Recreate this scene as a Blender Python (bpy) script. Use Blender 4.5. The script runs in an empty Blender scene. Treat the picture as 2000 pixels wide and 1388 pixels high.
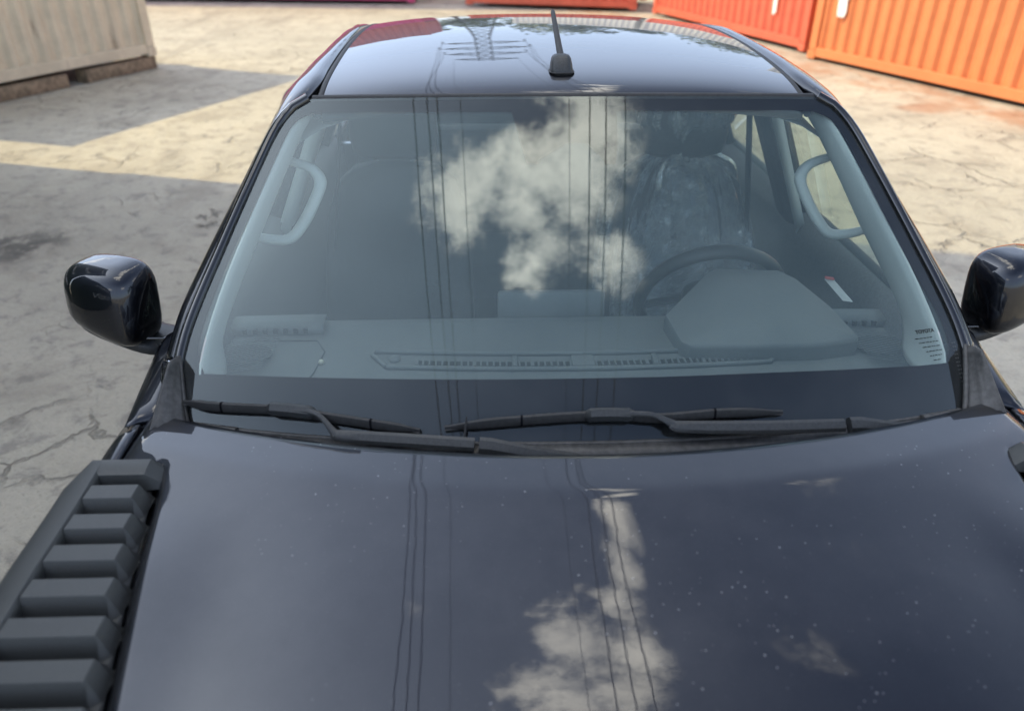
import bpy, bmesh, math, random
from math import sin, cos, pi, radians, sqrt, atan2
from mathutils import Vector, Matrix, noise

# ------------------------------------------------------------------ scene, camera, sky, sun
S = bpy.context.scene
COL = S.collection
random.seed(7)

SUN_EL, SUN_AZ = radians(45.0), radians(-73.3)        # azimuth clockwise from +Y
SUN_DIR = Vector((sin(SUN_AZ) * cos(SUN_EL), cos(SUN_AZ) * cos(SUN_EL), sin(SUN_EL)))

cd = bpy.data.cameras.new('camera')
cam = bpy.data.objects.new('camera', cd)
COL.objects.link(cam)
S.camera = cam
yaw, pitch, roll = radians(-2.2), radians(30.6), radians(.25)
fw = Vector((-sin(yaw) * cos(pitch), cos(yaw) * cos(pitch), -sin(pitch)))
rt = Vector((cos(yaw), sin(yaw), 0))
up = rt.cross(fw)
r2 = cos(roll) * rt + sin(roll) * up
u2 = -sin(roll) * rt + cos(roll) * up
CAM = Vector((-.181, -1.105, 2.01))
cam.matrix_world = Matrix(((r2.x, u2.x, -fw.x, CAM.x), (r2.y, u2.y, -fw.y, CAM.y), (r2.z, u2.z, -fw.z, CAM.z), (0, 0, 0, 1)))
cd.sensor_fit = 'HORIZONTAL'
cd.sensor_width = 36
cd.lens = 36 * 1480 / 2000
cd.clip_start = .02
cd.clip_end = 3000
cd.dof.use_dof = True
cd.dof.focus_distance = 1.75
cd.dof.aperture_fstop = 2.5

S.render.engine = 'CYCLES'
S.cycles.use_denoising = True
S.cycles.max_bounces = 10
S.cycles.transparent_max_bounces = 16
S.cycles.caustics_reflective = False
S.cycles.caustics_refractive = False
S.cycles.sample_clamp_indirect = 6
S.view_settings.view_transform = 'Standard'
S.view_settings.look = 'None'
S.view_settings.gamma = 1
S.view_settings.use_curve_mapping = False
S.view_settings.exposure = 1.0


class NT:
    """small helper around a node tree"""
    def __init__(self, tree):
        self.t = tree
        self.n = tree.nodes
        self.l = tree.links

    def node(self, kind, **kw):
        nd = self.n.new(kind)
        for k, v in kw.items():
            setattr(nd, k, v)
        return nd

    def put(self, sock, v):
        if hasattr(v, 'is_linked') or isinstance(v, bpy.types.NodeSocket):
            self.l.new(v, sock)
        elif v is not None:
            sock.default_value = v

    def math(self, op, a, b=None, c=None, clamp=False):
        nd = self.node('ShaderNodeMath', operation=op, use_clamp=clamp)
        for i, v in enumerate((a, b, c)):
            self.put(nd.inputs[i], v)
        return nd.outputs[0]

    def vmath(self, op, a, b=None):
        nd = self.node('ShaderNodeVectorMath', operation=op)
        self.put(nd.inputs[0], a)
        if b is not None:
            self.put(nd.inputs[1], b)
        return nd

    def noise(self, vec, scale, detail=4, rough=.55, dist=0):
        nd = self.node('ShaderNodeTexNoise')
        self.put(nd.inputs['Vector'], vec)
        nd.inputs['Scale'].default_value = scale
        nd.inputs['Detail'].default_value = detail
        nd.inputs['Roughness'].default_value = rough
        nd.inputs['Distortion'].default_value = dist
        return nd

    def ramp(self, v, lo, hi, a=0., b=1., smooth=True):
        nd = self.node('ShaderNodeMapRange', interpolation_type='SMOOTHSTEP' if smooth else 'LINEAR')
        self.put(nd.inputs['Value'], v)
        for k, x in (('From Min', lo), ('From Max', hi), ('To Min', a), ('To Max', b)):
            nd.inputs[k].default_value = x
        return nd.outputs[0]

    def mix(self, f, a, b, blend='MIX'):
        nd = self.node('ShaderNodeMix', data_type='RGBA', blend_type=blend)
        self.put(nd.inputs[0], f)
        self.put(nd.inputs[6], (*a, 1) if isinstance(a, tuple) and len(a) == 3 else a)
        self.put(nd.inputs[7], (*b, 1) if isinstance(b, tuple) and len(b) == 3 else b)
        return nd.outputs[2]

    def bump(self, h, strength, dist=.01):
        nd = self.node('ShaderNodeBump')
        nd.inputs['Strength'].default_value = strength
        nd.inputs['Distance'].default_value = dist
        self.put(nd.inputs['Height'], h)
        return nd.outputs[0]

    def obj(self):
        return self.node('ShaderNodeTexCoord').outputs['Object']

    def pos(self):
        return self.node('ShaderNodeNewGeometry').outputs['Position']


W = bpy.data.worlds.new('World')
S.world = W
W.use_nodes = True
w = NT(W.node_tree)
w.n.clear()
sky = w.node('ShaderNodeTexSky', sky_type='NISHITA', sun_disc=False)
sky.sun_elevation = SUN_EL
sky.sun_rotation = SUN_AZ
sky.air_density = 1.0
sky.dust_density = 1.0
sky.ozone_density = 1.2
dirv = w.node('ShaderNodeTexCoord').outputs['Generated']
sep = w.node('ShaderNodeSeparateXYZ')
w.put(sep.inputs[0], dirv)
zc = w.math('MAXIMUM', sep.outputs[2], .06)
uu = w.math('DIVIDE', sep.outputs[0], zc)
vv = w.math('DIVIDE', sep.outputs[1], zc)
cmb = w.node('ShaderNodeCombineXYZ')
w.put(cmb.inputs[0], uu)
w.put(cmb.inputs[1], vv)
warp = w.noise(cmb.outputs[0], 5.0, 4, .6)
wv = w.vmath('SUBTRACT', warp.outputs['Color'], (.5, .5, .5)).outputs[0]
sc = w.vmath('SCALE', wv)
sc.inputs['Scale'].default_value = .16
uv = w.vmath('ADD', cmb.outputs[0], sc.outputs[0]).outputs[0]
# one drifting bank of cumulus overhead (u, v, radius, weight) in the cloud plane, thin wisps beside it
BANK = [(-.10, -.13, .13, 1), (.0, -.13, .14, 1), (.10, -.12, .14, 1), (.16, -.03, .13, .95), (.03, -.28, .09, .9),
        (.20, -.30, .09, .85), (.13, .07, .14, .85), (.11, .24, .18, .9), (.06, .44, .12, .9), (.16, .47, .11, .85), (.20, .55, .09, .85),
        (.11, .59, .10, .75), (.18, .66, .08, .85), (.20, .74, .065, .9), (.22, .83, .055, .9), (.235, .93, .05, .85), (.25, 1.06, .065, .8), (.70, .98, .14, .19),
        (.74, .84, .10, .19), (.53, .55, .13, .19), (-.17, .68, .07, .19), (-.02, .83, .06, .19), (-1.5, 2.2, .6, .6), (1.9, .5, .5, .6),
        (1.2, -1.6, .5, .6), (-1.0, -2.2, .5, .6), (2.6, 3.0, .9, .6)]
acc = None
for (a, b, r, k) in BANK:
    d = w.vmath('DISTANCE', uv, (a, b, 0)).outputs['Value']
    g = w.ramp(d, r * 1.35, r * .1, 0, k)
    acc = g if acc is None else w.math('MAXIMUM', acc, g)
fb = w.noise(cmb.outputs[0], 10.0, 10, .66)
dens = w.math('ADD', acc, w.math('MULTIPLY', w.math('MULTIPLY', w.math('SUBTRACT', fb.outputs[0], .5), 2.8), w.ramp(acc, 0, .35)))
alpha = w.ramp(dens, .12, 1.12, 0, .97)
fb2 = w.noise(cmb.outputs[0], 6.0, 6, .6)
shade = w.ramp(fb2.outputs[0], .3, .7, .55, 1.0)
ccol = w.mix(shade, (14, 14, 14), (43, 41, 36))
skyc = w.mix(1.0, sky.outputs[0], (.64, .71, .86), 'MULTIPLY')
sd = w.vmath('DOT_PRODUCT', dirv, tuple(SUN_DIR)).outputs['Value']
ang = w.math('ARCCOSINE', w.math('MINIMUM', sd, .99999))
glow = w.math('MULTIPLY', w.math('EXPONENT', w.math('DIVIDE', ang, -.335)), 37.0)
gcol = w.vmath('SCALE', (.90, .98, 1.04))
w.put(gcol.inputs['Scale'], glow)
skyc = w.mix(1.0, skyc, gcol.outputs[0], 'ADD')
# pale haze thickening evenly towards the horizon
hz = w.ramp(sep.outputs[2], .82, .40, 0, 4.4)
hcol = w.vmath('SCALE', (.84, .95, 1.10))
w.put(hcol.inputs['Scale'], hz)
skyc = w.mix(1.0, skyc, hcol.outputs[0], 'ADD')
tot = w.mix(alpha, skyc, ccol)
bg = w.node('ShaderNodeBackground')
w.put(bg.inputs[0], tot)
bg.inputs[1].default_value = .095
wo = w.node('ShaderNodeOutputWorld')
w.l.new(bg.outputs[0], wo.inputs[0])

sl = bpy.data.lights.new('sun', 'SUN')
sl.energy = 2.5
sl.angle = radians(.53)
sl.color = (1, .81, .40)
sun = bpy.data.objects.new('sun', sl)
COL.objects.link(sun)
sun.rotation_euler = SUN_DIR.to_track_quat('Z', 'Y').to_euler()
sun.location = SUN_DIR * 60

# ------------------------------------------------------------------ materials
MATS = {}


def new_mat(name):
    m = bpy.data.materials.new(name)
    m.use_nodes = True
    t = NT(m.node_tree)
    b = t.n['Principled BSDF']
    MATS[name] = m
    return m, t, b


def simple(name, col, rough=.5, metal=0., grain=0., gscale=60, coat=0, spec=.5, bump=0, bscale=300):
    m, t, b = new_mat(name)
    b.inputs['Roughness'].default_value = rough
    b.inputs['Metallic'].default_value = metal
    b.inputs['Coat Weight'].default_value = coat
    b.inputs['Specular IOR Level'].default_value = spec
    n = t.noise(t.obj(), gscale, 5, .6)
    f = t.ramp(n.outputs[0], .3, .7)
    k = grain
    c = t.mix(f, tuple(x * (1 - k) for x in col), tuple(min(1, x * (1 + k)) for x in col))
    t.put(b.inputs['Base Color'], c)
    if bump:
        n2 = t.noise(t.obj(), bscale, 3, .6)
        t.put(b.inputs['Normal'], t.bump(n2.outputs[0], bump, .002))
    return m


def paint_mat(name, col, dusty):
    m, t, b = new_mat(name)
    P = t.pos()
    b.inputs['Metallic'].default_value = 1.
    b.inputs['Specular IOR Level'].default_value = .5
    b.inputs['Coat Weight'].default_value = 1
    b.inputs['Coat IOR'].default_value = 1.5
    b.inputs['Coat Roughness'].default_value = .015
    fl = t.noise(P, 900, 2, .5)
    c = t.mix(fl.outputs[0], tuple(x * .8 for x in col), tuple(x * 1.25 for x in col))
    n1 = t.noise(P, 3.0, 5, .6)
    film = t.ramp(n1.outputs[0], .35, .75, .012 if dusty else .004, .05 if dusty else .015)
    gr = t.noise(P, 420, 3, .7)
    film = t.math('ADD', film, t.ramp(gr.outputs[0], .62, .78, 0, .10 if dusty else .03))
    vor = t.node('ShaderNodeTexVoronoi', feature='F1')
    t.put(vor.inputs['Vector'], P)
    vor.inputs['Scale'].default_value = 115
    vor.inputs['Randomness'].default_value = 1
    rs = t.node('ShaderNodeSeparateColor')
    t.put(rs.inputs[0], vor.outputs['Color'])
    keep = t.math('GREATER_THAN', rs.outputs[0], .25)
    rad = t.math('MULTIPLY', t.math('POWER', rs.outputs[1], 3.0), .22)
    soft = t.math('SUBTRACT', rad, vor.outputs['Distance'])
    spot = t.math('MULTIPLY', t.ramp(soft, -.05, .14), keep)
    reg = t.ramp(t.noise(P, 3.6, 2, .5).outputs[0], .40, .58)
    amt = t.math('MULTIPLY', spot, t.math('MULTIPLY', reg, .55 if dusty else .08))
    amt = t.math('ADD', amt, film, clamp=True)
    c = t.mix(amt, c, (.42, .42, .44))
    t.put(b.inputs['Base Color'], c)
    t.put(b.inputs['Roughness'], t.math('ADD', .42, t.math('MULTIPLY', amt, .5)))
    t.put(b.inputs['Coat Weight'], t.math('SUBTRACT', 1.0, t.math('MULTIPLY', amt, .8)))
    wob = t.noise(P, 26, 2, .5)
    nb = t.bump(wob.outputs[0], .012, .004)
    t.put(b.inputs['Coat Normal'], nb)
    t.put(b.inputs['Metallic'], t.math('SUBTRACT', 1.0, amt))
    return m


paint_mat('paint', (.014, .016, .023), False)
paint_mat('paint_hood', (.014, .016, .023), True)
simple('black_gloss', (.008, .008, .009), .12, coat=1)
simple('black_plastic', (.028, .030, .032), .48, grain=.25, gscale=200, bump=.12, bscale=900)
simple('black_rubber', (.02, .02, .021), .6, grain=.3, gscale=120)
simple('cowl_plastic', (.055, .054, .054), .5, grain=.3, gscale=90, bump=.15, bscale=700)
simple('louver_plastic', (.036, .038, .038), .38, grain=.12, gscale=300, bump=.22, bscale=1400)
simple('frit', (.008, .008, .010), 1.0, spec=0.)
simple('dash', (.115, .118, .120), .62, grain=.15, gscale=500, bump=.25, bscale=1500)
simple('dash_dark', (.012, .012, .013), .6, grain=.2)
simple('trim_pale', (.50, .51, .49), .65, grain=.05, gscale=300, bump=.1, bscale=900)
simple('headliner', (.55, .55, .53), .9, grain=.08, gscale=200)
simple('door_card', (.085, .085, .09), .6, grain=.15, gscale=150)
simple('seat_fabric', (.035, .035, .038), .8, grain=.3, gscale=260, bump=.2, bscale=600)
simple('wheel_grip', (.012, .012, .013), .42, grain=.15, gscale=200, bump=.15, bscale=900)
simple('steel_dark', (.20, .21, .21), .45, metal=.7, grain=.2)
simple('pylon_steel', (.16, .17, .17), .6, metal=.3, grain=.3, gscale=8)
simple('wire', (.02, .02, .02), .6)
simple('tyre', (.018, .018, .018), .8, grain=.3, gscale=60)
simple('rim', (.25, .26, .27), .3, metal=.8)
simple('chrome', (.6, .6, .62), .12, metal=1)
simple('paper_white', (.5, .5, .49), .7, grain=.05)
simple('ink_red', (.35, .05, .05), .6)
simple('ink_black', (.012, .012, .012), .6)
simple('lamp_lens', (.5, .5, .52), .1, coat=1)
simple('white_print', (.72, .73, .70), .6, grain=.12, gscale=9)
simple('bark', (.10, .075, .055), .9, grain=.4, gscale=14)
simple('plastic_wood', (.23, .17, .11), .8, grain=.4, gscale=14)
simple('sensor_bead', (.55, .5, .4), .3)


def glass_mat(name, tint, gain, dust=0.0):
    m = bpy.data.materials.new(name)
    m.use_nodes = True
    t = NT(m.node_tree)
    t.n.clear()
    MATS[name] = m
    out = t.node('ShaderNodeOutputMaterial')
    tr = t.node('ShaderNodeBsdfTransparent')
    tr.inputs[0].default_value = (*tint, 1)
    gl = t.node('ShaderNodeBsdfGlossy')
    gl.inputs[0].default_value = (.92, 1, 1, 1)
    gl.inputs['Roughness'].default_value = .004
    geo = t.node('ShaderNodeNewGeometry')
    cs = t.math('ABSOLUTE', t.vmath('DOT_PRODUCT', geo.outputs['Incoming'], geo.outputs['Normal']).outputs['Value'])
    sch = t.math('MULTIPLY_ADD', t.math('POWER', t.math('SUBTRACT', 1.0, cs), 5.0), .957, .043)
    fac = t.math('MULTIPLY', sch, gain, clamp=True)
    mx = t.node('ShaderNodeMixShader')
    t.put(mx.inputs[0], fac)
    t.l.new(tr.outputs[0], mx.inputs[1])
    t.l.new(gl.outputs[0], mx.inputs[2])
    last = mx.outputs[0]
    if dust:
        df = t.node('ShaderNodeBsdfDiffuse')
        df.inputs[0].default_value = (.55, .56, .55, 1)
        P = t.pos()
        n = t.noise(P, 5, 6, .65)
        base = t.ramp(n.outputs[0], .3, .75, dust * .4, dust * 1.2)
        vor = t.node('ShaderNodeTexVoronoi', feature='F1')
        t.put(vor.inputs['Vector'], P)
        vor.inputs['Scale'].default_value = 75
        rs = t.node('ShaderNodeSeparateColor')
        t.put(rs.inputs[0], vor.outputs['Color'])
        keep = t.math('GREATER_THAN', rs.outputs[0], .8)
        soft = t.math('SUBTRACT', t.math('MULTIPLY', rs.outputs[1], .09), vor.outputs['Distance'])
        spot = t.math('MULTIPLY', t.ramp(soft, -.02, .05, 0, .22), keep)
        m2 = t.node('ShaderNodeMixShader')
        t.put(m2.inputs[0], t.math('ADD', base, spot, clamp=True))
        t.l.new(last, m2.inputs[1])
        t.l.new(df.outputs[0], m2.inputs[2])
        last = m2.outputs[0]
    t.l.new(last, out.inputs[0])
    return m


glass_mat('windshield_glass', (.84, .93, .91), 1.6, .03)
glass_mat('side_glass', (.84, .92, .84), 1.6, .0)

# crinkled clear film over the driver's seat
m = bpy.data.materials.new('clear_film')
m.use_nodes = True
t = NT(m.node_tree)
t.n.clear()
MATS['clear_film'] = m
o_ = t.node('ShaderNodeOutputMaterial')
tr = t.node('ShaderNodeBsdfTransparent')
tr.inputs[0].default_value = (.86, .88, .90, 1)
gl = t.node('ShaderNodeBsdfGlossy')
gl.inputs['Roughness'].default_value = .02
P = t.obj()
nz = t.noise(P, 13, 6, .7, 1.6)
nb = t.bump(nz.outputs[0], 1.0, .06)
t.put(gl.inputs['Normal'], nb)
df = t.node('ShaderNodeBsdfTranslucent')
df.inputs[0].default_value = (.55, .62, .72, 1)
d2 = t.node('ShaderNodeBsdfDiffuse')
d2.inputs[0].default_value = (.26, .40, .62, 1)
a1 = t.node('ShaderNodeAddShader')
fr = t.node('ShaderNodeFresnel')
fr.inputs[0].default_value = 1.6
t.put(fr.inputs['Normal'], nb)
m1 = t.node('ShaderNodeMixShader')
t.put(m1.inputs[0], t.math('MULTIPLY_ADD', fr.outputs[0], 2.6, .46, clamp=True))
t.l.new(tr.outputs[0], m1.inputs[1])
t.l.new(gl.outputs[0], m1.inputs[2])
m2 = t.node('ShaderNodeMixShader')
mpf = t.node('ShaderNodeMapping')
mpf.inputs['Scale'].default_value = (3.2, 3.2, .55)
t.put(mpf.inputs[0], P)
t.put(m2.inputs[0], t.ramp(t.noise(mpf.outputs[0], 9, 6, .75, .8).outputs[0], .50, .75, .02, .26))
t.l.new(m1.outputs[0], m2.inputs[1])
t.l.new(d2.outputs[0], m2.inputs[2])
t.l.new(m2.outputs[0], o_.inputs[0])


def container_mat(name, col, rust, fade=.15):
    m, t, b = new_mat(name)
    O = t.obj()
    mp = t.node('ShaderNodeMapping')
    mp.inputs['Scale'].default_value = (2.2, 2.2, .28)
    t.put(mp.inputs[0], O)
    streak = t.noise(mp.outputs[0], 2.6, 7, .68, .4)
    blot = t.noise(O, 3.5, 7, .68)
    c = t.mix(t.ramp(blot.outputs[0], .3, .7), tuple(x * (1 - fade) for x in col), tuple(min(1, x * (1 + fade)) for x in col))
    r = t.ramp(t.math('ADD', t.math('MULTIPLY', streak.outputs[0], .75), t.math('MULTIPLY', blot.outputs[0], .25)), .66 - .16 * rust, .82 - .12 * rust, 0, min(1, .25 + rust))
    c = t.mix(r, c, (.16, .075, .04))
    t.put(b.inputs['Base Color'], c)
    b.inputs['Roughness'].default_value = .62
    t.put(b.inputs['Normal'], t.bump(t.noise(O, 5, 5, .6).outputs[0], .25, .03))
    return m


container_mat('box_cream', (.64, .55, .40), .62, .10)
container_mat('box_orange', (.60, .19, .065), .12, .06)
container_mat('box_red', (.58, .115, .060), .25, .10)
container_mat('box_redbrown', (.42, .085, .05), .35, .10)
container_mat('box_pink', (.52, .060, .16), .15, .10)
container_mat('box_green', (.010, .034, .020), .15, .12)
container_mat('box_white', (.62, .61, .56), .3, .06)
container_mat('box_beige', (.55, .47, .33), .25, .06)
container_mat('rail_rust', (.30, .13, .06), .6, .2)

# cracked yard slab
m, t, b = new_mat('yard_concrete')
P = t.pos()
big = t.noise(P, .35, 6, .6)
mid = t.noise(P, 1.7, 7, .65, .3)
fin = t.noise(P, 22, 6, .7)
c = t.mix(t.ramp(big.outputs[0], .32, .68), (.375, .345, .285), (.47, .43, .352))
c = t.mix(t.ramp(mid.outputs[0], .46, .70, 0, .65), c, (.27, .24, .195))
spk = t.noise(P, 6.5, 5, .7, .5)
c = t.mix(t.ramp(spk.outputs[0], .50, .66, 0, .62), c, (.19, .178, .16))
grn = t.noise(P, 55, 4, .75)
c = t.mix(t.ramp(grn.outputs[0], .54, .70, 0, .5), c, (.17, .16, .145))
c = t.mix(t.ramp(fin.outputs[0], .35, .75, 0, .30), c, (.30, .275, .24))
wn = t.noise(P, 1.3, 5, .6)
wv = t.vmath('SCALE', t.vmath('SUBTRACT', wn.outputs['Color'], (.5, .5, .5)).outputs[0])
wv.inputs['Scale'].default_value = .9
pw = t.vmath('ADD', P, wv.outputs[0]).outputs[0]
flat = t.vmath('MULTIPLY', pw, (1, 1, 0)).outputs[0]


def cracks(scale, width):
    v = t.node('ShaderNodeTexVoronoi', feature='DISTANCE_TO_EDGE')
    t.put(v.inputs['Vector'], flat)
    v.inputs['Scale'].default_value = scale
    return t.ramp(v.outputs['Distance'], 0, width, 1, 0)


ck1 = t.math('MULTIPLY', cracks(.55, .012), t.ramp(t.noise(P, .8, 3, .5).outputs[0], .48, .64, 0, .34))
ck2 = t.math('MULTIPLY', cracks(1.9, .030), t.ramp(t.noise(P, 1.1, 3, .5).outputs[0], .49, .64, 0, .36))
ck = t.math('MAXIMUM', ck1, ck2)
sp = t.noise(P, .75, 6, .66, .6)
spall = t.ramp(sp.outputs[0], .655, .70)
ck = t.math('MAXIMUM', ck, t.math('MULTIPLY', spall, .85))
c = t.mix(t.math('MULTIPLY', ck, .85), c, (.075, .07, .065))
dp = t.vmath('DISTANCE', pw, (-3.35, 3.85, 0)).outputs['Value']
c = t.mix(t.math('MULTIPLY', t.ramp(dp, .40, .12, 0, .8), t.ramp(spk.outputs[0], .38, .52)), c, (.06, .056, .052))
mt = t.node('ShaderNodeMapping')
mt.inputs['Rotation'].default_value = (0, 0, .5)
mt.inputs['Scale'].default_value = (1.6, .16, 1)
t.put(mt.inputs[0], P)
trk = t.noise(mt.outputs[0], 1.2, 5, .6)
c = t.mix(t.ramp(trk.outputs[0], .52, .72, 0, .40), c, (.22, .20, .17))
oil = t.noise(P, .55, 4, .6, .8)
c = t.mix(t.ramp(oil.outputs[0], .60, .74, 0, .45), c, (.16, .145, .125))
# spilt rust near the orange boxes
dr = t.vmath('DISTANCE', pw, (4.98, 7.85, 0)).outputs['Value']
c = t.mix(t.ramp(dr, .42, .1, 0, .55), c, (.30, .12, .055))
sx = t.node('ShaderNodeSeparateXYZ')
t.put(sx.inputs[0], pw)
dl = t.math('ABSOLUTE', t.math('SUBTRACT', t.math('MULTIPLY_ADD', sx.outputs[1], .353, t.math('MULTIPLY', sx.outputs[0], .936)), 8.10))
c = t.mix(t.math('MULTIPLY', t.ramp(dl, .75, .1, 0, .6), t.ramp(mid.outputs[0], .35, .6)), c, (.34, .15, .07))
t.put(b.inputs['Base Color'], c)
b.inputs['Roughness'].default_value = .85
b.inputs['Specular IOR Level'].default_value = .25
h = t.math('SUBTRACT', t.math('MULTIPLY_ADD', fin.outputs[0], .25, t.math('MULTIPLY', mid.outputs[0], .6)), t.math('MULTIPLY', ck, .8))
t.put(b.inputs['Normal'], t.bump(h, 1.0, .07))

# leaves
m, t, b = new_mat('leaf')
P = t.pos()
n = t.noise(P, 1.1, 3, .6)
c = t.mix(t.ramp(n.outputs[0], .35, .65), (.06, .09, .028), (.16, .19, .06))
t.put(b.inputs['Base Color'], c)
b.inputs['Roughness'].default_value = .6


# ------------------------------------------------------------------ mesh helpers
def link(name, me, mat=None, parent=None, smooth=True):
    o = bpy.data.objects.new(name, me)
    COL.objects.link(o)
    if mat:
        me.materials.append(MATS[mat])
    if smooth:
        for p in me.polygons:
            p.use_smooth = True
    if parent is not None:
        o.parent = parent
        o.matrix_parent_inverse = WORLD(parent).inverted()
    return o


def WORLD(o):
    m = Matrix.LocRotScale(o.location, o.rotation_euler, o.scale)
    if o.parent:
        m = WORLD(o.parent) @ o.matrix_parent_inverse @ m
    return m


def mesh(name, verts, faces):
    me = bpy.data.meshes.new(name)
    me.from_pydata([tuple(v) for v in verts], [], faces)
    me.validate()
    me.update()
    return me


def fixn(me):
    bm = bmesh.new()
    bm.from_mesh(me)
    bmesh.ops.recalc_face_normals(bm, faces=bm.faces)
    bm.to_mesh(me)
    bm.free()


def empty(name, loc, label, cat, group=None):
    o = bpy.data.objects.new(name, None)
    COL.objects.link(o)
    o.location = loc
    o.empty_display_size = .2
    tag(o, label, cat, group)
    return o


def tag(o, label=None, cat=None, group=None, kind=None):
    if label:
        o['label'] = label
    if cat:
        o['category'] = cat
    if group:
        o['group'] = group
    if kind:
        o['kind'] = kind
    return o


def grid(name, rows, mat, parent=None, thick=0, smooth=True, offset=-1, closed=False):
    nr, nc = len(rows), len(rows[0])
    vs = [p for r in rows for p in r]
    fs = []
    for i in range(nr - 1):
        for j in range(nc - 1 if not closed else nc):
            k = (j + 1) % nc
            fs.append((i * nc + j, i * nc + k, (i + 1) * nc + k, (i + 1) * nc + j))
    me = mesh(name, vs, fs)
    o = link(name, me, mat, parent, smooth)
    if thick:
        md = o.modifiers.new('thick', 'SOLIDIFY')
        md.thickness = thick
        md.offset = offset
    return o


def loft(name, rings, mat, parent=None, smooth=True, caps=True, sharp=None):
    nc = len(rings[0])
    vs = [p for r in rings for p in r]
    fs = []
    for i in range(len(rings) - 1):
        for j in range(nc):
            k = (j + 1) % nc
            fs.append((i * nc + j, i * nc + k, (i + 1) * nc + k, (i + 1) * nc + j))
    if caps:
        fs.append(tuple(range(nc))[::-1])
        fs.append(tuple((len(rings) - 1) * nc + j for j in range(nc)))
    me = mesh(name, vs, fs)
    fixn(me)
    o = link(name, me, mat, parent, smooth)
    if smooth and sharp:
        try:
            me.set_sharp_from_angle(angle=radians(sharp))
        except Exception:
            pass
    return o


def crom(pts, n):
    """catmull-rom resample, n samples per span"""
    P = [Vector(p) for p in pts]
    out = []
    for i in range(len(P) - 1):
        p0 = P[max(i - 1, 0)]
        p1, p2 = P[i], P[i + 1]
        p3 = P[min(i + 2, len(P) - 1)]
        for k in range(n):
            u = k / n
            out.append(.5 * ((2 * p1) + (p2 - p0) * u + (2 * p0 - 5 * p1 + 4 * p2 - p3) * u * u + (3 * p1 - p0 - 3 * p2 + p3) * u ** 3))
    out.append(P[-1])
    return out


def tube_rings(path, rad, seg=10, flat=1., ref=(0, 0, 1)):
    P = [Vector(p) for p in path]
    rings = []
    for i, p in enumerate(P):
        d = (P[min(i + 1, len(P) - 1)] - P[max(i - 1, 0)]).normalized()
        a = d.cross(Vector(ref))
        if a.length < 1e-4:
            a = d.cross(Vector((1, 0, 0)))
        a.normalize()
        bb = a.cross(d)
        r = rad[i] if isinstance(rad, (list, tuple)) else rad
        rings.append([p + a * r * cos(2 * pi * k / seg) + bb * r * flat * sin(2 * pi * k / seg) for k in range(seg)])
    return rings


def tube(name, path, rad, mat, parent=None, seg=10, flat=1., ref=(0, 0, 1)):
    return loft(name, tube_rings(path, rad, seg, flat, ref), mat, parent, True, True, 50)


def box_mesh(name, c, s, bev=0, rot=None, seg=2):
    bm = bmesh.new()
    bmesh.ops.create_cube(bm, size=1)
    for v in bm.verts:
        v.co = Vector((v.co.x * s[0], v.co.y * s[1], v.co.z * s[2]))
    if bev:
        bmesh.ops.bevel(bm, geom=bm.edges[:], offset=bev, segments=seg, affect='EDGES', profile=.5)
    M = (rot.to_4x4() if rot is not None else Matrix.Identity(4))
    for v in bm.verts:
        v.co = M @ v.co + Vector(c)
    me = bpy.data.meshes.new(name)
    bm.to_mesh(me)
    bm.free()
    return me


def box(name, c, s, mat, parent=None, bev=0, rot=None, smooth=None):
    me = box_mesh(name, c, s, bev, rot)
    o = link(name, me, mat, parent, bool(bev) if smooth is None else smooth)
    if bev:
        me.set_sharp_from_angle(angle=radians(35))
    return o


def prism(name, pts, vec, mat, parent=None, bev=0, smooth=False):
    n = len(pts)
    v = Vector(vec)
    vs = [Vector(p) for p in pts] + [Vector(p) + v for p in pts]
    fs = [tuple(range(n)), tuple(range(2 * n - 1, n - 1, -1))]
    fs += [(i, (i + 1) % n, n + (i + 1) % n, n + i) for i in range(n)]
    me = mesh(name, vs, fs)
    fixn(me)
    if bev:
        bm = bmesh.new()
        bm.from_mesh(me)
        bmesh.ops.bevel(bm, geom=bm.edges[:], offset=bev, segments=2, affect='EDGES', profile=.5)
        bm.to_mesh(me)
        bm.free()
        smooth = True
    o = link(name, me, mat, parent, smooth)
    if bev:
        me.set_sharp_from_angle(angle=radians(35))
    return o


def join_boxes(name, specs, mat, parent=None):
    """specs: (centre, size, rotation matrix or None) joined as one mesh"""
    vs, fs = [], []
    base = [(-.5, -.5, -.5), (.5, -.5, -.5), (.5, .5, -.5), (-.5, .5, -.5), (-.5, -.5, .5), (.5, -.5, .5), (.5, .5, .5), (-.5, .5, .5)]
    bf = [(0, 3, 2, 1), (4, 5, 6, 7), (0, 1, 5, 4), (1, 2, 6, 5), (2, 3, 7, 6), (3, 0, 4, 7)]
    for c, s, r in specs:
        k = len(vs)
        for q in base:
            v = Vector((q[0] * s[0], q[1] * s[1], q[2] * s[2]))
            if r is not None:
                v = r @ v
            vs.append(v + Vector(c))
        fs += [tuple(k + i for i in f) for f in bf]
    return link(name, mesh(name, vs, fs), mat, parent, False)


def bars(name, segs, mat, parent=None):
    """segs: (p, q, thickness) square bars joined as one mesh"""
    sp = []
    for p, q, th in segs:
        p, q = Vector(p), Vector(q)
        d = q - p
        sp.append(((p + q) / 2, (th, th, d.length), d.to_track_quat('Z', 'Y').to_matrix()))
    return join_boxes(name, sp, mat, parent)


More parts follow.
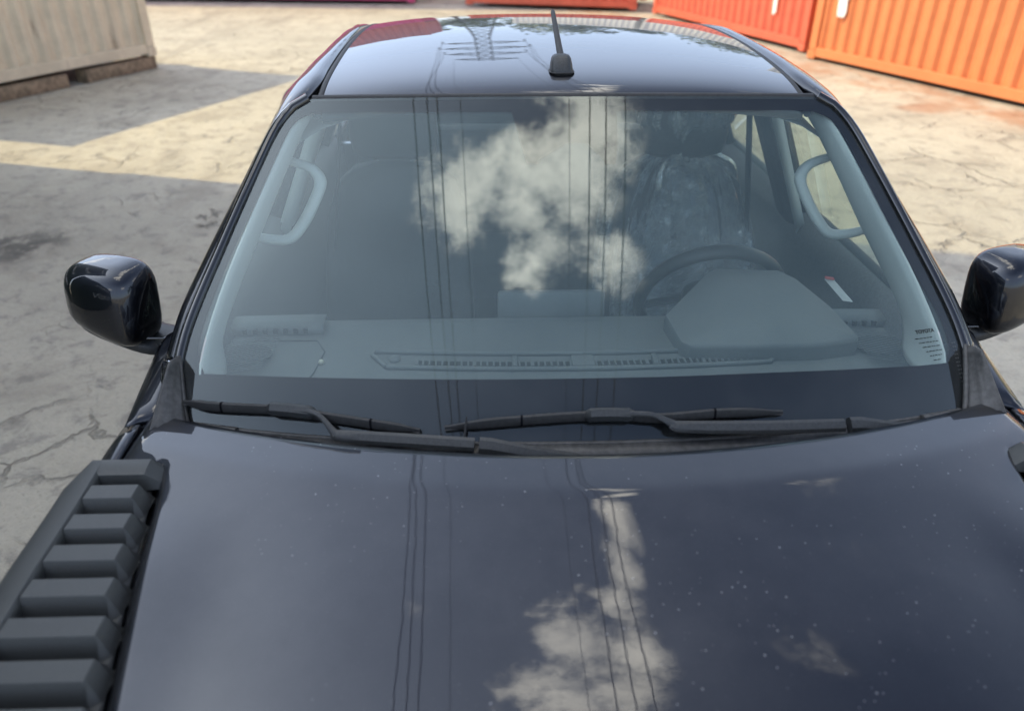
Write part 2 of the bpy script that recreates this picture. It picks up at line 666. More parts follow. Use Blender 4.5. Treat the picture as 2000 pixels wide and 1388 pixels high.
def text_mesh(name, s, size, mat, origin, xax, yax, parent=None, bold=0, depth=.002, shear=0, align='LEFT', sx=1.):
    cu = bpy.data.curves.new(name, 'FONT')
    cu.body = s
    cu.size = size
    cu.align_x = align
    cu.offset = bold
    cu.extrude = depth
    cu.shear = shear
    o = bpy.data.objects.new(name, cu)
    COL.objects.link(o)
    dg = bpy.context.evaluated_depsgraph_get()
    me = bpy.data.meshes.new_from_object(o.evaluated_get(dg))
    bpy.data.objects.remove(o)
    X = Vector(xax).normalized()
    Y = Vector(yax)
    Y = (Y - X * Y.dot(X)).normalized()
    Z = X.cross(Y)
    M = Matrix(((X.x * sx, Y.x, Z.x, origin[0]), (X.y * sx, Y.y, Z.y, origin[1]), (X.z * sx, Y.z, Z.z, origin[2]), (0, 0, 0, 1)))
    me.transform(M)
    me.materials.clear()
    return link(name, me, mat, parent, False)


def sm(a, b, v):
    t = max(0., min(1., (v - a) / (b - a)))
    return t * t * (3 - 2 * t)


def lerp(a, b, t):
    return a + (b - a) * t


def itab(tab, v):
    n = len(tab)
    if v <= tab[0][0]:
        s = (tab[1][1] - tab[0][1]) / (tab[1][0] - tab[0][0])
        return tab[0][1] + s * (v - tab[0][0])
    if v >= tab[-1][0]:
        s = (tab[-1][1] - tab[-2][1]) / (tab[-1][0] - tab[-2][0])
        return tab[-1][1] + s * (v - tab[-1][0])
    i = 0
    while v > tab[i + 1][0]:
        i += 1
    x0, y0 = tab[i]
    x1, y1 = tab[i + 1]
    h = x1 - x0

    def sl(k):
        a, b = max(k - 1, 0), min(k + 1, n - 1)
        return (tab[b][1] - tab[a][1]) / (tab[b][0] - tab[a][0])
    m0, m1, u = sl(i), sl(i + 1), (v - x0) / h
    return y0 * (2 * u ** 3 - 3 * u * u + 1) + h * m0 * (u ** 3 - 2 * u * u + u) + y1 * (-2 * u ** 3 + 3 * u * u) + h * m1 * (u ** 3 - u * u)


# ------------------------------------------------------------------ ground
def ground():
    n = 60
    ex = [-1500, -400, -120, -60] + [-40 + 80 * i / n for i in range(n + 1)] + [60, 120, 400, 1500]
    rows = [[(x, y + 0, .0) for x in ex] for y in ex]
    o = grid('ground', rows, 'yard_concrete')
    tag(o, 'cracked pale concrete yard', kind='structure')


ground()

# ------------------------------------------------------------------ shipping containers
CACHE = {}


def corrugated(p0, ux, length, z0, z1, nrm, pitch, depth):
    """zig-zag sheet along ux; returns verts, faces"""
    vs, fs = [], []
    prof = []
    n = max(1, int(round(length / pitch)))
    pt = length / n
    for i in range(n):
        for f, d in ((0, 0), (.26, 0), (.5, 1), (.76, 1)):
            prof.append(((i + f) * pt, d * depth))
    prof.append((length, 0))
    for s, d in prof:
        b = p0 + ux * s - nrm * d
        vs += [b + Vector((0, 0, z0)), b + Vector((0, 0, z1))]
    for i in range(len(prof) - 1):
        fs.append((2 * i, 2 * i + 2, 2 * i + 3, 2 * i + 1))
    return vs, fs


def container(label, mat, corner, direction, L, z0=0., H=2.35, Wd=2.2, pitch=.25, group=None, doors_end=0, wood=False):
    """corner: one base corner of the long face seen from the yard; direction: along that face;
    the box extends to the side of the face away from the yard (left of direction)."""
    u = Vector((direction[0], direction[1], 0)).normalized()
    v = Vector((-u.y, u.x, 0))
    root = empty('shipping_container', (corner[0], corner[1], z0), label, 'container', group)
    key = (mat, L, H, Wd, pitch, doors_end, wood)
    base = .0
    parts = CACHE.get(key)
    if parts is None:
        X, Y, Zv = Vector((1, 0, 0)), Vector((0, 1, 0)), Vector((0, 0, 1))
        parts = []

        def add(nm, me, mt, sm_=False):
            me.materials.append(MATS[mt])
            parts.append((nm, me))
        b0, t0 = .16, H - .10
        f = .06
        for yy, nr in ((f * .6, -Y), (Wd - f * .6, Y)):
            vs, fs = corrugated(Vector((.14, yy, 0)), X, L - .28, b0, t0, nr, pitch, .042)
            me = mesh('side_wall', vs, fs)
            add('side_wall', me, mat)
        for xx, nr in ((f * .6, -X), (L - f * .6, X)):
            vs, fs = corrugated(Vector((xx, .14, 0)), Y, Wd - .28, b0, t0, nr, .30, .035)
            add('end_wall', mesh('end_wall', vs, fs), mat)
        add('roof', box_mesh('roof', (L / 2, Wd / 2, H - .035), (L - .1, Wd - .1, .03)), mat)
        for cx in (.075, L - .075):
            for cy in (.075, Wd - .075):
                add('corner_post', box_mesh('corner_post', (cx, cy, H / 2), (.146, .146, H - .25), .012), mat)
                for cz in (.06, H - .06):
                    add('corner_casting', box_mesh('corner_casting', (cx, cy, cz), (.16, .16, .118), .01), mat)
        for cy in (.03, Wd - .03):
            add('bottom_rail', box_mesh('bottom_rail', (L / 2, cy, .105), (L - .31, .055, .125), .006), mat)
            add('top_rail', box_mesh('top_rail', (L / 2, cy, H - .065), (L - .31, .055, .10), .006), mat)
        add('floor', box_mesh('floor', (L / 2, Wd / 2, .12), (L - .34, Wd - .14, .03)), 'black_plastic')
        if doors_end:
            for k in range(4):
                yy = .35 + k * (Wd - .7) / 3
                add('lock_rod', box_mesh('lock_rod', (L + .03, yy, H / 2), (.035, .035, H - .3)), 'steel_dark')
        CACHE[key] = parts
    M = Matrix(((u.x, v.x, 0, corner[0]), (u.y, v.y, 0, corner[1]), (0, 0, 1, z0), (0, 0, 0, 1)))
    ang = atan2(u.y, u.x)
    root.rotation_euler = (0, 0, ang)
    for nm, me in parts:
        o = bpy.data.objects.new(nm, me)
        COL.objects.link(o)
        o.parent = root
    return root, M


H = 2.35
# cream box at the left, its long face in shade
Lc = Vector((-4.812, 10.548, 0))
Ld = Vector((-.418, -.908, 0)).normalized()
LL = 3.85
st = Lc + Ld * LL
# its yard face runs from st to Lc when walked with the box on the left-hand side
root, Mx = container('rusty cream corrugated container on low timber blocks at upper left', 'box_cream', st, -Ld, LL, z0=.17, H=2.2, pitch=.218)
# low skids with gaps under that box
for i, (a, b) in enumerate(((.02, 1.22), (1.50, 2.55), (2.85, 3.8))):
    p = Lc + Ld * (a + b) / 2
    nrm = Vector((-Ld.y, Ld.x, 0))
    if nrm.x > 0:
        nrm = -nrm
    p = p + nrm * .12
    rot = Matrix.Rotation(atan2(Ld.y, Ld.x), 3, 'Z')
    o = box('timber_block', (0, 0, 0), (b - a, .2, .162), 'plastic_wood', None, .008, rot)
    o.location = (p.x, p.y, .083)
    nm = ('nearest the sunlit gap, under the rusty corner post', 'second from the right-hand corner post', 'third from the right-hand corner post', 'fourth from the right-hand corner post')[i]
    tag(o, 'brown timber block under the cream container, ' + nm, 'timber block', 'blocks under the cream container')

# orange box at the right and the red one behind it, sunlit faces towards the yard
Rc = Vector((4.845, 11.191, 0))
Rd = Vector((.353, -.936, 0)).normalized()
rootO, MO = container('bright orange container nearest the truck, along the right edge of the yard', 'box_orange', Rc, Rd, 6.2, z0=.015, H=2.35, pitch=.232, doors_end=0)
Bc = Vector((3.53, 16.75, 0))
Bd = Vector((.269, -.963, 0)).normalized()
rootR, MR = container('sunlit red container between the orange one and the dull red one', 'box_red', Bc, Bd, 5.3, z0=.03, H=2.35, pitch=.24)
container('dull red container standing broadside behind the truck roof', 'box_red', (-.55, 18.25, 0), (3.55, -1.06, 0), 3.95, z0=.05, pitch=.23)
def on_face(Mf, s, z, off=.0):
    p = Mf @ Vector((s, -off, z))
    return p


# white panels and scuffs on the orange and red boxes
def decal(name, parent, Mf, s, z, w_, h_, mat, bumpy=True):
    vs, fs = [], []
    n = 9
    pts = []
    rr = random.Random(int(s * 100))
    for k in range(20):
        a = 2 * pi * k / 20
        r = 1 / max(abs(cos(a)), abs(sin(a)))
        j = 1 - .16 * rr.random()
        pts.append(Mf @ Vector((s + .5 * w_ * cos(a) * r * j, .012, z + .5 * h_ * sin(a) * r * j)))
    nrm = (Mf.to_3x3() @ Vector((0, -1, 0))) * .012
    o = prism(name, pts, nrm, mat, parent)
    return o


decal('shipping_label', rootO, MO, .52, .84, .18, .42, 'white_print')
decal('shipping_label', rootR, MR, 4.35, .68, .10, .50, 'white_print')

# far left row: pink below, red above
pk = Vector((-13.3, 19.9, 0))
pd = Vector((6.35, -.70, 0)).normalized()
container('magenta pink container at the back left of the yard', 'box_pink', pk, pd, 11.6, z0=.05, pitch=.24)
container('red container stacked on the magenta pink container', 'box_redbrown', pk + Vector((0, .02, 0)), pd, 11.6, z0=.05 + H, pitch=.24)
# white boxes and beige boxes farther back, mirrored in the roof
for i in range(3):
    for k in range(2 if i != 2 else 3):
        container('white container with dark lettering, far back, %s of the %s column from the left' % (('bottom', 'middle', 'top')[k], ('first', 'second', 'third')[i]), 'box_white', (.9 + i * 4.5, 30.0 - i * 3.96, 0), (.75, -.66, 0), 5.7, z0=.02 + k * 2.42, H=2.4, pitch=.26, group='white containers at the back')
for k in range(3):
    container('beige container behind the orange one, %s of the stack' % ('bottom', 'middle', 'top')[k], 'box_beige', (17.5, 22.0, 0), (.35, -.936, 0), 11.0, z0=.02 + k * 2.42, H=2.4, pitch=.27, group='beige containers behind the orange one')

# the tall dark green stack on the left that shades the truck, and a lower row beside the photographer
GX = -5.6
greens = []
for k in range(4):
    r_, M_ = container('dark green container with white lettering, %s of the tall stack left of the truck' % ('bottom', 'second', 'third', 'top')[k], 'box_green',
                       (GX - .03 * (k % 2), .62 + .04 * (k % 3), 0), (0, 1, 0), 5.55, z0=.02 + k * 2.45, H=2.44, pitch=.27, group='green containers of the tall stack')
    greens.append((r_, M_, .60))
for k in range(2):
    r_, M_ = container('long dark green container beside the photographer, %s of two' % ('lower', 'upper')[k], 'box_green',
                       (GX - .1, -10.6, 0), (0, 1, 0), 11.0, z0=.02 + k * 2.45, H=2.44, pitch=.27, group='long green containers beside the photographer')
    greens.append((r_, M_, 1.15))
for i, (r_, M_, tsz) in enumerate(greens):
    R3 = M_.to_3x3()
    xa, ya = R3 @ Vector((1, 0, 0)), Vector((0, 0, 1))
    text_mesh('lettering', 'EVERGREEN', tsz, 'white_print', M_ @ Vector((.8 if tsz < 1 else 1.6, .012, .85)), xa, ya, r_, .035, .012, 0, 'LEFT', 1.05)

# ------------------------------------------------------------------ trees (mirrored in roof, mirror and fender)
def tree_parts(seed, h, rad):
    rr = random.Random(seed)
    path = crom([(0, 0, 0), (.1, .05, h * .25), (-.05, .1, h * .5), (.1, 0, h * .8)], 4)
    rings = tube_rings(path, [.22 * (1 - .75 * i / (len(path) - 1)) for i in range(len(path))], 8)
    tv = [p for r in rings for p in r]
    tf = []
    for i in range(len(rings) - 1):
        for j in range(8):
            tf.append((i * 8 + j, i * 8 + (j + 1) % 8, (i + 1) * 8 + (j + 1) % 8, (i + 1) * 8 + j))
    for q in range(7):
        a = rr.random() * 6.28
        z0 = h * (.3 + .06 * q)
        p0 = Vector((0, 0, z0))
        p1 = p0 + Vector((cos(a), sin(a), .8)) * rad * .7
        rg = tube_rings([p0, (p0 + p1) / 2 + Vector((0, 0, .1)), p1], [.09, .06, .02], 5)
        k = len(tv)
        tv += [p for r in rg for p in r]
        for i in range(2):
            for j in range(5):
                tf.append((k + i * 5 + j, k + i * 5 + (j + 1) % 5, k + (i + 1) * 5 + (j + 1) % 5, k + (i + 1) * 5 + j))
    trunk = mesh('trunk', tv, tf)
    trunk.materials.append(MATS['bark'])
    vs, fs = [], []
    clumps = []
    for c in range(26):
        a, e = rr.random() * 6.28, rr.random()
        r = rad * (.35 + .65 * rr.random())
        clumps.append((Vector((cos(a) * r, sin(a) * r, h * (.45 + .5 * e) )), rad * (.22 + .22 * rr.random())))
    for c, cr in clumps:
        for q in range(85):
            d = Vector((rr.gauss(0, 1), rr.gauss(0, 1), rr.gauss(0, .8)))
            d = d.normalized() * cr * (rr.random() ** .4)
            p = c + d
            n1 = Vector((rr.gauss(0, 1), rr.gauss(0, 1), rr.gauss(0, 1))).normalized()
            n2 = n1.orthogonal().normalized()
            s = .13 + .12 * rr.random()
            k = len(vs)
            vs += [p - n1 * s, p + n2 * s * .6, p + n1 * s, p - n2 * s * .6]
            fs.append((k, k + 1, k + 2, k + 3))
    crown = mesh('crown', vs, fs)
    crown.materials.append(MATS['leaf'])
    return trunk, crown


TP = [tree_parts(1, 8.5, 3.0), tree_parts(2, 10.0, 3.4)]
spots = []
for i in range(10):
    spots.append((-1.5 + i * 4.3, 37 + (i % 3) * 2.2, .78 + .06 * ((i * 7) % 5), i % 2, 'leafy green tree behind the far containers, number %s counted from the left' % ('one', 'two', 'three', 'four', 'five', 'six', 'seven', 'eight', 'nine', 'ten')[i], 'trees behind the far containers'))
for i in range(5):
    spots.append((21 + (i % 2) * 3, -12 + i * 5.2, .95 + .06 * i, i % 2, 'leafy tree in the row right of the truck, %s from the near end' % ('first', 'second', 'third', 'fourth', 'fifth')[i], 'trees on the right'))
for (x, y, s, k, lab, grp) in spots:
    r_ = empty('broadleaf_tree', (x, y, 0), lab, 'tree', grp)
    r_.scale = (s, s, s)
    r_.rotation_euler = (0, 0, x * 1.7 + y)
    for nm, me in (('trunk', TP[k][0]), ('crown', TP[k][1])):
        o = bpy.data.objects.new(nm, me)
        COL.objects.link(o)
        o.parent = r_

# ------------------------------------------------------------------ power line overhead
PX, PY = -.7, 50.
py = empty('lattice_pylon', (PX, PY, 0), 'lattice steel pylon carrying wires, mirrored in the truck roof', 'pylon')
HW = .75


def pyl(z):
    return lerp(1.6, HW * .75, min(1, z / 12.))


for sx_ in (-1, 1):
    for sy_ in (-1, 1):
        pts = [(PX + sx_ * pyl(z), PY + sy_ * pyl(z), z) for z in (0, 6, 12, 18.3)]
        bars('leg', [(pts[i], pts[i + 1], .12) for i in range(3)], 'pylon_steel', py)
segs = []
z = 0.
while z < 17.8:
    z2 = min(18.3, z + 1.25)
    for (a, b) in (((-1, -1), (1, -1)), ((1, -1), (1, 1)), ((1, 1), (-1, 1)), ((-1, 1), (-1, -1))):
        p = [(PX + q[0] * pyl(zz), PY + q[1] * pyl(zz), zz) for q in (a, b) for zz in (z, z2)]
        segs += [(p[0], p[3], .06), (p[2], p[1], .06), (p[1], p[3], .06)]
    z = z2
bars('bracing', segs, 'pylon_steel', py)
ARM = []
for z, ln in ((13.4, 3.0), (14.8, 3.4), (16.2, 3.1), (17.7, 2.5)):
    sg = []
    for s in (-1, 1):
        e = (PX + s * ln, PY, z)
        for yy in (-.5, .5):
            sg += [((PX + s * .5, PY + yy, z), e, .08), ((PX + s * .5, PY + yy, z + .55), e, .07)]
        for k in range(1, 4):
            f = k / 4
            xx = PX + s * lerp(.5, ln, f)
            sg += [((xx, PY - .5 * (1 - f), z), (xx, PY + .5 * (1 - f), z), .05), ((xx, PY, z), (xx, PY, z + .55 * (1 - f)), .05)]
    bars('crossarm', sg, 'pylon_steel', py)
for z, ln in ((13.4, 3.0), (14.8, 3.4), (16.2, 3.1)):
    for s in (-1, 1):
        xx = PX + s * ln
        rings = []
        for k in range(9):
            rr_ = .09 if k % 2 else .045
            rings.append([(xx + rr_ * cos(a * pi / 4), PY + rr_ * sin(a * pi / 4), z - .08 - k * .07) for a in range(8)])
        loft('insulator', rings, 'steel_dark', py)

WIRES = [(-3.25, 16.0, PX - 3.1, 15.6, .022, 'outermost wire of the left bundle'), (-2.78, 16.0, PX - 3.4, 14.2, .022, 'middle wire of the left bundle'),
         (-2.5, 16.3, PX - 3.0, 12.8, .022, 'inner wire of the left bundle'), (-1.9, 17.6, PX - 2.5, 17.6, .011, 'thin wire right of the left bundle'),
         (1.75, 17.6, PX + 2.5, 17.6, .011, 'thin wire left of the right bundle'), (2.25, 16.3, PX + 3.0, 12.8, .021, 'inner wire of the right bundle'),
         (2.72, 16.0, PX + 3.4, 14.2, .021, 'middle wire of the right bundle'), (3.35, 16.0, PX + 3.1, 15.6, .022, 'outermost wire of the right bundle')]
for x0, z0, x1, z1, r, nm in WIRES:
    pts = []
    for k in range(41):
        y = lerp(PY, -45, k / 40)
        f = (PY - y) / PY
        x = lerp(x1, x0, min(1.0, f) if f < 1 else 1) if f < 1 else x0
        sag = -1.4 * 4 * (k / 40) * (1 - k / 40) * .5
        zz = (lerp(z1, z0 + .6, min(1, f))) + sag * .6
        pts.append((x, y, zz))
    o = tube('power_line', pts, r, 'wire', None, 6)
    tag(o, 'black overhead power line mirrored in the windshield, ' + nm, 'power line', 'overhead power lines')

# ------------------------------------------------------------------ pickup truck : shared surfaces
truck = empty('pickup_truck', (0, 1.2, 0), 'dark navy pickup truck parked nose towards the viewer, hood louvers at both sides', 'pickup truck')


def glass(x, t, off=0.):
    g = .125 * x * x + .045 * x ** 4
    b = 4 * t * (1 - t)
    p = Vector((x, .56 * t - .008 * b + g, 1.17 + .493 * t + .009 * b - .012 * (x / .55) ** 2 * t))
    if off:
        p += gnorm(x, t) * off
    return p


def gnorm(x, t):
    e = 1e-3
    a = glass(x + e, t) - glass(x - e, t)
    b = glass(x, t + e) - glass(x, t - e)
    n = a.cross(b).normalized()
    return n if n.z > 0 else -n


ROOF = [(.55, 1.655), (.60, 1.676), (.68, 1.692), (.80, 1.704), (1.0, 1.7155), (1.2, 1.7205), (1.45, 1.7165), (1.65, 1.703), (1.85, 1.676), (2.0, 1.642), (2.12, 1.60)]


def roof_z(x, y):
    q = y - .2 * x * x * max(0, 1 - (y - .56) / .5) if y < 1.06 else y
    return itab(ROOF, q) - .075 * x * x - .12 * x ** 4


def hood_rear(x):
    return -.10 + .182 * (x / .8) ** 2


HC = [(-1.15, 1.03), (-1.0, 1.10), (-.85, 1.142), (-.7, 1.172), (-.5, 1.199), (-.35, 1.2125), (-.2, 1.2219), (-.14, 1.2259), (-.118, 1.2274), (-.106, 1.2279), (-.094, 1.2277), (-.05, 1.2262), (-.015, 1.2250), (.03, 1.2235)]


LATS = [0.]
for k_ in range(1000):
    a_ = k_ / 1000
    sl_ = .096 * a_
    if a_ > .36:
        sl_ = lerp(lerp(sl_, .072, sm(.36, .50, a_)), -.060, sm(.52, .62, a_))
    LATS.append(LATS[-1] + sl_ * .001)


def lat(a):
    i = min(998, int(a * 1000))
    return lerp(LATS[i], LATS[i + 1], a * 1000 - i)


def lv_in(y):
    return .735 - .088 * (-.09 - y) / .44


def hood_top(x, y):
    a = abs(x)
    yy = y - .182 * (x / .8) ** 2 * sm(-.9, -.2, y)
    z = itab(HC, yy + .085)
    v = sm(-.16, -.36, y)
    return z - .006 - (1 - v) * .044 * a * a - v * lat(a)


def hood_z(x, y):
    a = abs(x)
    z = hood_top(x, y)
    e = lv_in(max(-.62, min(y, -.06)))
    k = sm(-.074, -.112, y) * sm(-.90, -.78, y)
    z -= lerp(.035 * sm(.785, .90, a), .034 * sm(e - .016, e + .016, a) + .004 * sm(e, .88, a), k)
    return z


def gw(t):
    """half width of the windshield glass"""
    w_ = itab([(-.06, .782), (.02, .776), (.10, .772), (.25, .757), (.5, .704), (.80, .638), (.86, .624), (.91, .609), (.95, .592), (.98, .573), (1.0, .550)], t)
    return w_


# ------------------------------------------------------------------ hood
def hood_cols(y):
    """half-section x stations; a dense run follows the edge beside the louver"""
    e = lv_in(max(-.62, min(y, -.06)))
    q = [k / 40 * (e - .05) for k in range(40)] + [e - .05 + k / 18 * .085 for k in range(18)]
    q += [lerp(e + .035, .80, k / 5) for k in range(6)]
    return [-v for v in q[:0:-1]] + q


rows = []
for j in range(91):
    f = j / 90
    r = []
    yc = lerp(-1.10, hood_rear(.70), f)
    for x in hood_cols(yc):
        y1 = hood_rear(x)
        y = lerp(-1.10 + .12 * x * x, y1, f)
        r.append((x, y, hood_z(x, y)))
    rows.append(r)
xs = [p[0] for p in rows[-1]]
rows.append([(x, hood_rear(x) + .004, hood_z(x, hood_rear(x)) - .004) for x in xs])
rows.append([(x, hood_rear(x) + .004, hood_z(x, hood_rear(x)) - .022) for x in xs])
hood = grid('hood', rows, 'paint_hood', truck, .0)
for s in (-1, 1):
    # rolled side flange of the hood down to the fender
    rr_ = []
    for j in range(31):
        y = lerp(-1.02, hood_rear(.80), j / 30)
        z = hood_z(.80, y)
        rr_.append([(s * .80, y, z), (s * .812, y, z - .004), (s * .818, y, z - .014), (s * .818, y, z - .04)])
    grid('hood_flange', rr_, 'paint_hood', hood)

# ------------------------------------------------------------------ body sides
def side_x(z):
    return itab([(.35, .83), (.55, .875), (.80, .885), (1.0, .878), (1.12, .866), (1.19, .842), (1.215, .826)], z)


def panel(name, s, y0, y1, zlo, ztop, mat, n=14, dx=0., parent=None):
    """body-side skin between two y stations; zlo, ztop are functions of y"""
    rows = []
    m_ = 18
    for i in range(n + 1):
        y = lerp(y0, y1, i / n)
        a, b = zlo(y), ztop(y)
        rows.append([(s * (side_x(lerp(a, b, k / m_)) + dx), y, lerp(a, b, k / m_)) for k in range(m_ + 1)])
    return grid(name, rows, mat, parent or truck, .004, True, 0)


def arch(y, c, r=.44, base=.42):
    d = r * r - (y - c) ** 2
    return max(base, .36 + sqrt(d)) if d > 0 else base


AX0, AX1 = -.62, 2.38
BELT = 1.20
for s in (-1, 1):
    fen = panel('fender', s, -1.02, .27, lambda y: arch(y, AX0), lambda y: (hood_z(.80, min(y, .05)) - .060) if y < .05 else 1.12, 'paint', 40)
    ft = []
    for j in range(41):
        y = lerp(-1.02, .054, j / 40)
        z = hood_z(.80, y)
        ft.append([(s * .8185, y, z - .012), (s * .8215, y, z - .003), (s * .836, y, z - .004), (s * .852, y, z - .010), (s * .863, y, z - .026), (s * .870, y, z - .060)])
    grid('fender_top', ft, 'paint', fen, .003, True, 0)
    # upper rear corner of the fender between hood, cowl trim and pillar
    q = []
    zc0 = hood_z(.80, .07)
    for j in range(17):
        f = j / 16
        y = lerp(.058, .27, f)
        e_ = sm(0, .10, f)
        q.append([(s * lerp(.797, .788, f), y + .026, lerp(zc0 - .016, lerp(zc0 - .003, 1.264, f), e_)), (s * .815, y + .022, lerp(zc0 - .016, lerp(zc0 - .004, 1.258, f), e_)), (s * .836, y + .012, lerp(zc0 - .016, lerp(zc0 - .005, 1.250, f), e_)),
                  (s * .853, y, lerp(zc0 - .012, 1.232, f)), (s * .864, y - .004, lerp(zc0 - .030, 1.195, f)), (s * .868, y - .008, lerp(1.10, 1.115, f))])
    grid('fender_corner', q, 'paint', fen, .003, True, 0)
    d1 = panel('front_door', s, .277, 1.19, lambda y: .42, lambda y: BELT, 'paint', 16)
    box('door_handle', (s * .892, 1.05, 1.03), (.03, .16, .035), 'black_gloss', d1, .01)
    d2 = panel('rear_door', s, 1.197, 2.02, lambda y: max(.42, arch(y, AX1)), lambda y: BELT, 'paint', 20)
    box('door_handle', (s * .892, 1.88, 1.03), (.03, .16, .035), 'black_gloss', d2, .01)
    panel('bed_side', s, 2.05, 3.72, lambda y: arch(y, AX1), lambda y: 1.19, 'paint', 40)
    box('bed_rail', (s * .815, 2.885, 1.19), (.07, 1.67, .03), 'black_plastic', truck, .008)
    grid('inner_arch', [[(s * (.86 - .35 * k), AX0 + .45 * cos(a * pi / 16), .36 + .45 * sin(a * pi / 16)) for k in (0, 1)] for a in range(17)], 'black_plastic', truck)
    grid('inner_arch', [[(s * (.86 - .35 * k), AX1 + .45 * cos(a * pi / 16), .36 + .45 * sin(a * pi / 16)) for k in (0, 1)] for a in range(17)], 'black_plastic', truck)
box('sill', (.83, .75, .40), (.10, 1.9, .10), 'black_plastic', truck, .02)
box('sill', (-.83, .75, .40), (.10, 1.9, .10), 'black_plastic', truck, .02)
box('tailgate', (0, 3.70, .95), (1.60, .05, .50), 'paint', truck, .015)
box('bed_floor', (0, 2.88, .70), (1.58, 1.62, .03), 'black_plastic', truck)
# nose
box('bumper', (0, -1.18, .62), (1.66, .16, .36), 'paint', truck, .06)
box('grille', (0, -1.10, .92), (1.0, .08, .24), 'black_plastic', truck, .02)
for s in (-1, 1):
    box('headlight', (s * .67, -1.03, .95), (.30, .16, .15), 'lamp_lens', truck, .04)
# wheels
def wheel(x, y):
    s = 1 if x > 0 else -1
    prof = [(.20, -.11), (.31, -.118), (.345, -.10), (.362, -.06), (.365, 0), (.362, .06), (.345, .10), (.31, .118), (.20, .11)]
    rg = []
    for a in range(33):
        A = 2 * pi * a / 32
        rg.append([(x + q[1], y + q[0] * cos(A), .365 + q[0] * sin(A)) for q in prof])
    wt = grid('wheel', rg, 'tyre', truck)
    rim = []
    for a in range(33):
        A = 2 * pi * a / 32
        rim.append([(x + s * d, y + r * cos(A), .365 + r * sin(A)) for r, d in ((.21, .10), (.195, .085), (.18, .05), (.06, .07), (.0, .075))])
    grid('rim', rim, 'rim', wt)
    for k in range(6):
        A = 2 * pi * k / 6
        bars('spoke', [((x + s * .085, y + .05 * cos(A), .365 + .05 * sin(A)), (x + s * .085, y + .19 * cos(A), .365 + .19 * sin(A)), .035)], 'rim', wt)


for x in (-.74, .74):
    for y in (AX0, AX1):
        wheel(x, y)

# ------------------------------------------------------------------ roof
rows = []
for j in range(61):
    f = j / 60
    r = []
    for i in range(57):
        x = -.535 + 1.07 * i / 56
        yf = glass(x, 1.0).y + .012
        y = lerp(yf, 2.12, f ** 1.35)
        r.append((x, y, roof_z(x, y)))
    rows.append(r)
lip = [(p[0], p[1] - .004, p[2] - .010) for p in rows[0]]
roof = grid('roof', [[(p[0], p[1], p[2] - .02) for p in lip], lip] + rows, 'paint', truck)


def rail_sec(s, y):
    """cross-section of the cant rail beside the roof ditch"""
    z = roof_z(.535, y) - .12 * max(0, y - 1.5) ** 2
    dz = -.0
    k = .030 * (1 - sm(.6, 1.15, y))
    return [Vector((s * .552, y, z - .016)), Vector((s * .556, y, z - .001 + dz)), Vector((s * (.572 + .3 * k), y, z + .002 + dz)), Vector((s * (.594 + .6 * k), y, z - .006 + dz)), Vector((s * (.612 + k), y, z - .024)), Vector((s * (.624 + k), y, z - .05)), Vector((s * (.634 + k), y, z - .085))]


def pil_sec(s, t):
    e = glass(gw(t), t)
    off = [(.008, .0, -.018), (.020, .004, -.002), (.032, .012, .000), (.044, .026, -.005), (.052, .046, -.016), (.056, .070, -.034), (.052, .095, -.058)]
    k = lerp(1.0, .66, sm(.3, .85, t))
    return [Vector((s * (e.x + o[0] * k), e.y + o[1], e.z + o[2])) for o in off]


def spline_secs(secs, n):
    m_ = len(secs[0])
    cols = [crom([q[i] for q in secs], n) for i in range(m_)]
    return [[cols[i][k] for i in range(m_)] for k in range(len(cols[0]))]


for s in (-1, 1):
    secs = [pil_sec(s, t) for t in (.16, .3, .45, .6, .72, .82, .90)]
    secs.append([(a_ + b_) / 2 + Vector((s * .004, 0, .003)) for a_, b_ in zip(pil_sec(s, .96), rail_sec(s, .66))])
    secs += [rail_sec(s, y) for y in (.74, .85, 1.0, 1.25, 1.5, 1.8, 2.12)]
    ap = grid('pillar_rail', spline_secs(secs, 8), 'paint', truck, .003, True, 0)
    # bottom foot of the pillar with its gap line
    foot = [[p + Vector((s * (.004 + .006 * k), -.020 * k - .012, -.030 * k - .006)) for p in pil_sec(s, .16)] for k in range(0, 4)]
    grid('pillar_foot', foot, 'black_gloss', ap, .003, True, 0)
    tube('gap_trim', [p + Vector((s * .001, -.006, -.002)) for p in pil_sec(s, .16)], .0022, 'chrome', ap, 6)
    # black moulding between pillar and glass, carrying on over the corner
    mp_ = []
    for k in range(29):
        t = lerp(.10, 1.0, k / 28)
        e = glass(gw(t) + .010, t, .001)
        mp_.append(Vector((s * e.x, e.y + .004, e.z)))
    tube('windshield_moulding', mp_, [.0115] * len(mp_), 'black_gloss', truck, 10)
    # roof ditch moulding
    dm = [(s * .5425, y, roof_z(.5425, y) - .006) for y in [.60 + 1.5 * k / 24 for k in range(25)]]
    tube('roof_moulding', dm, .0085, 'black_rubber', truck, 8)
# header strip above the glass
hs = [glass(x, 1.0, -.004) + Vector((0, .006, .0)) for x in [-.55 + 1.10 * k / 40 for k in range(41)]]
tube('header_strip', hs, .0095, 'black_rubber', truck, 8)

# ------------------------------------------------------------------ windshield
rows = []
for j in range(61):
    t = lerp(-.05, 1.0, j / 60)
    wv_ = gw(t)
    rows.append([glass(lerp(-wv_, wv_, i / 80), t) for i in range(81)])
ws = grid('windshield', rows, 'windshield_glass', truck)

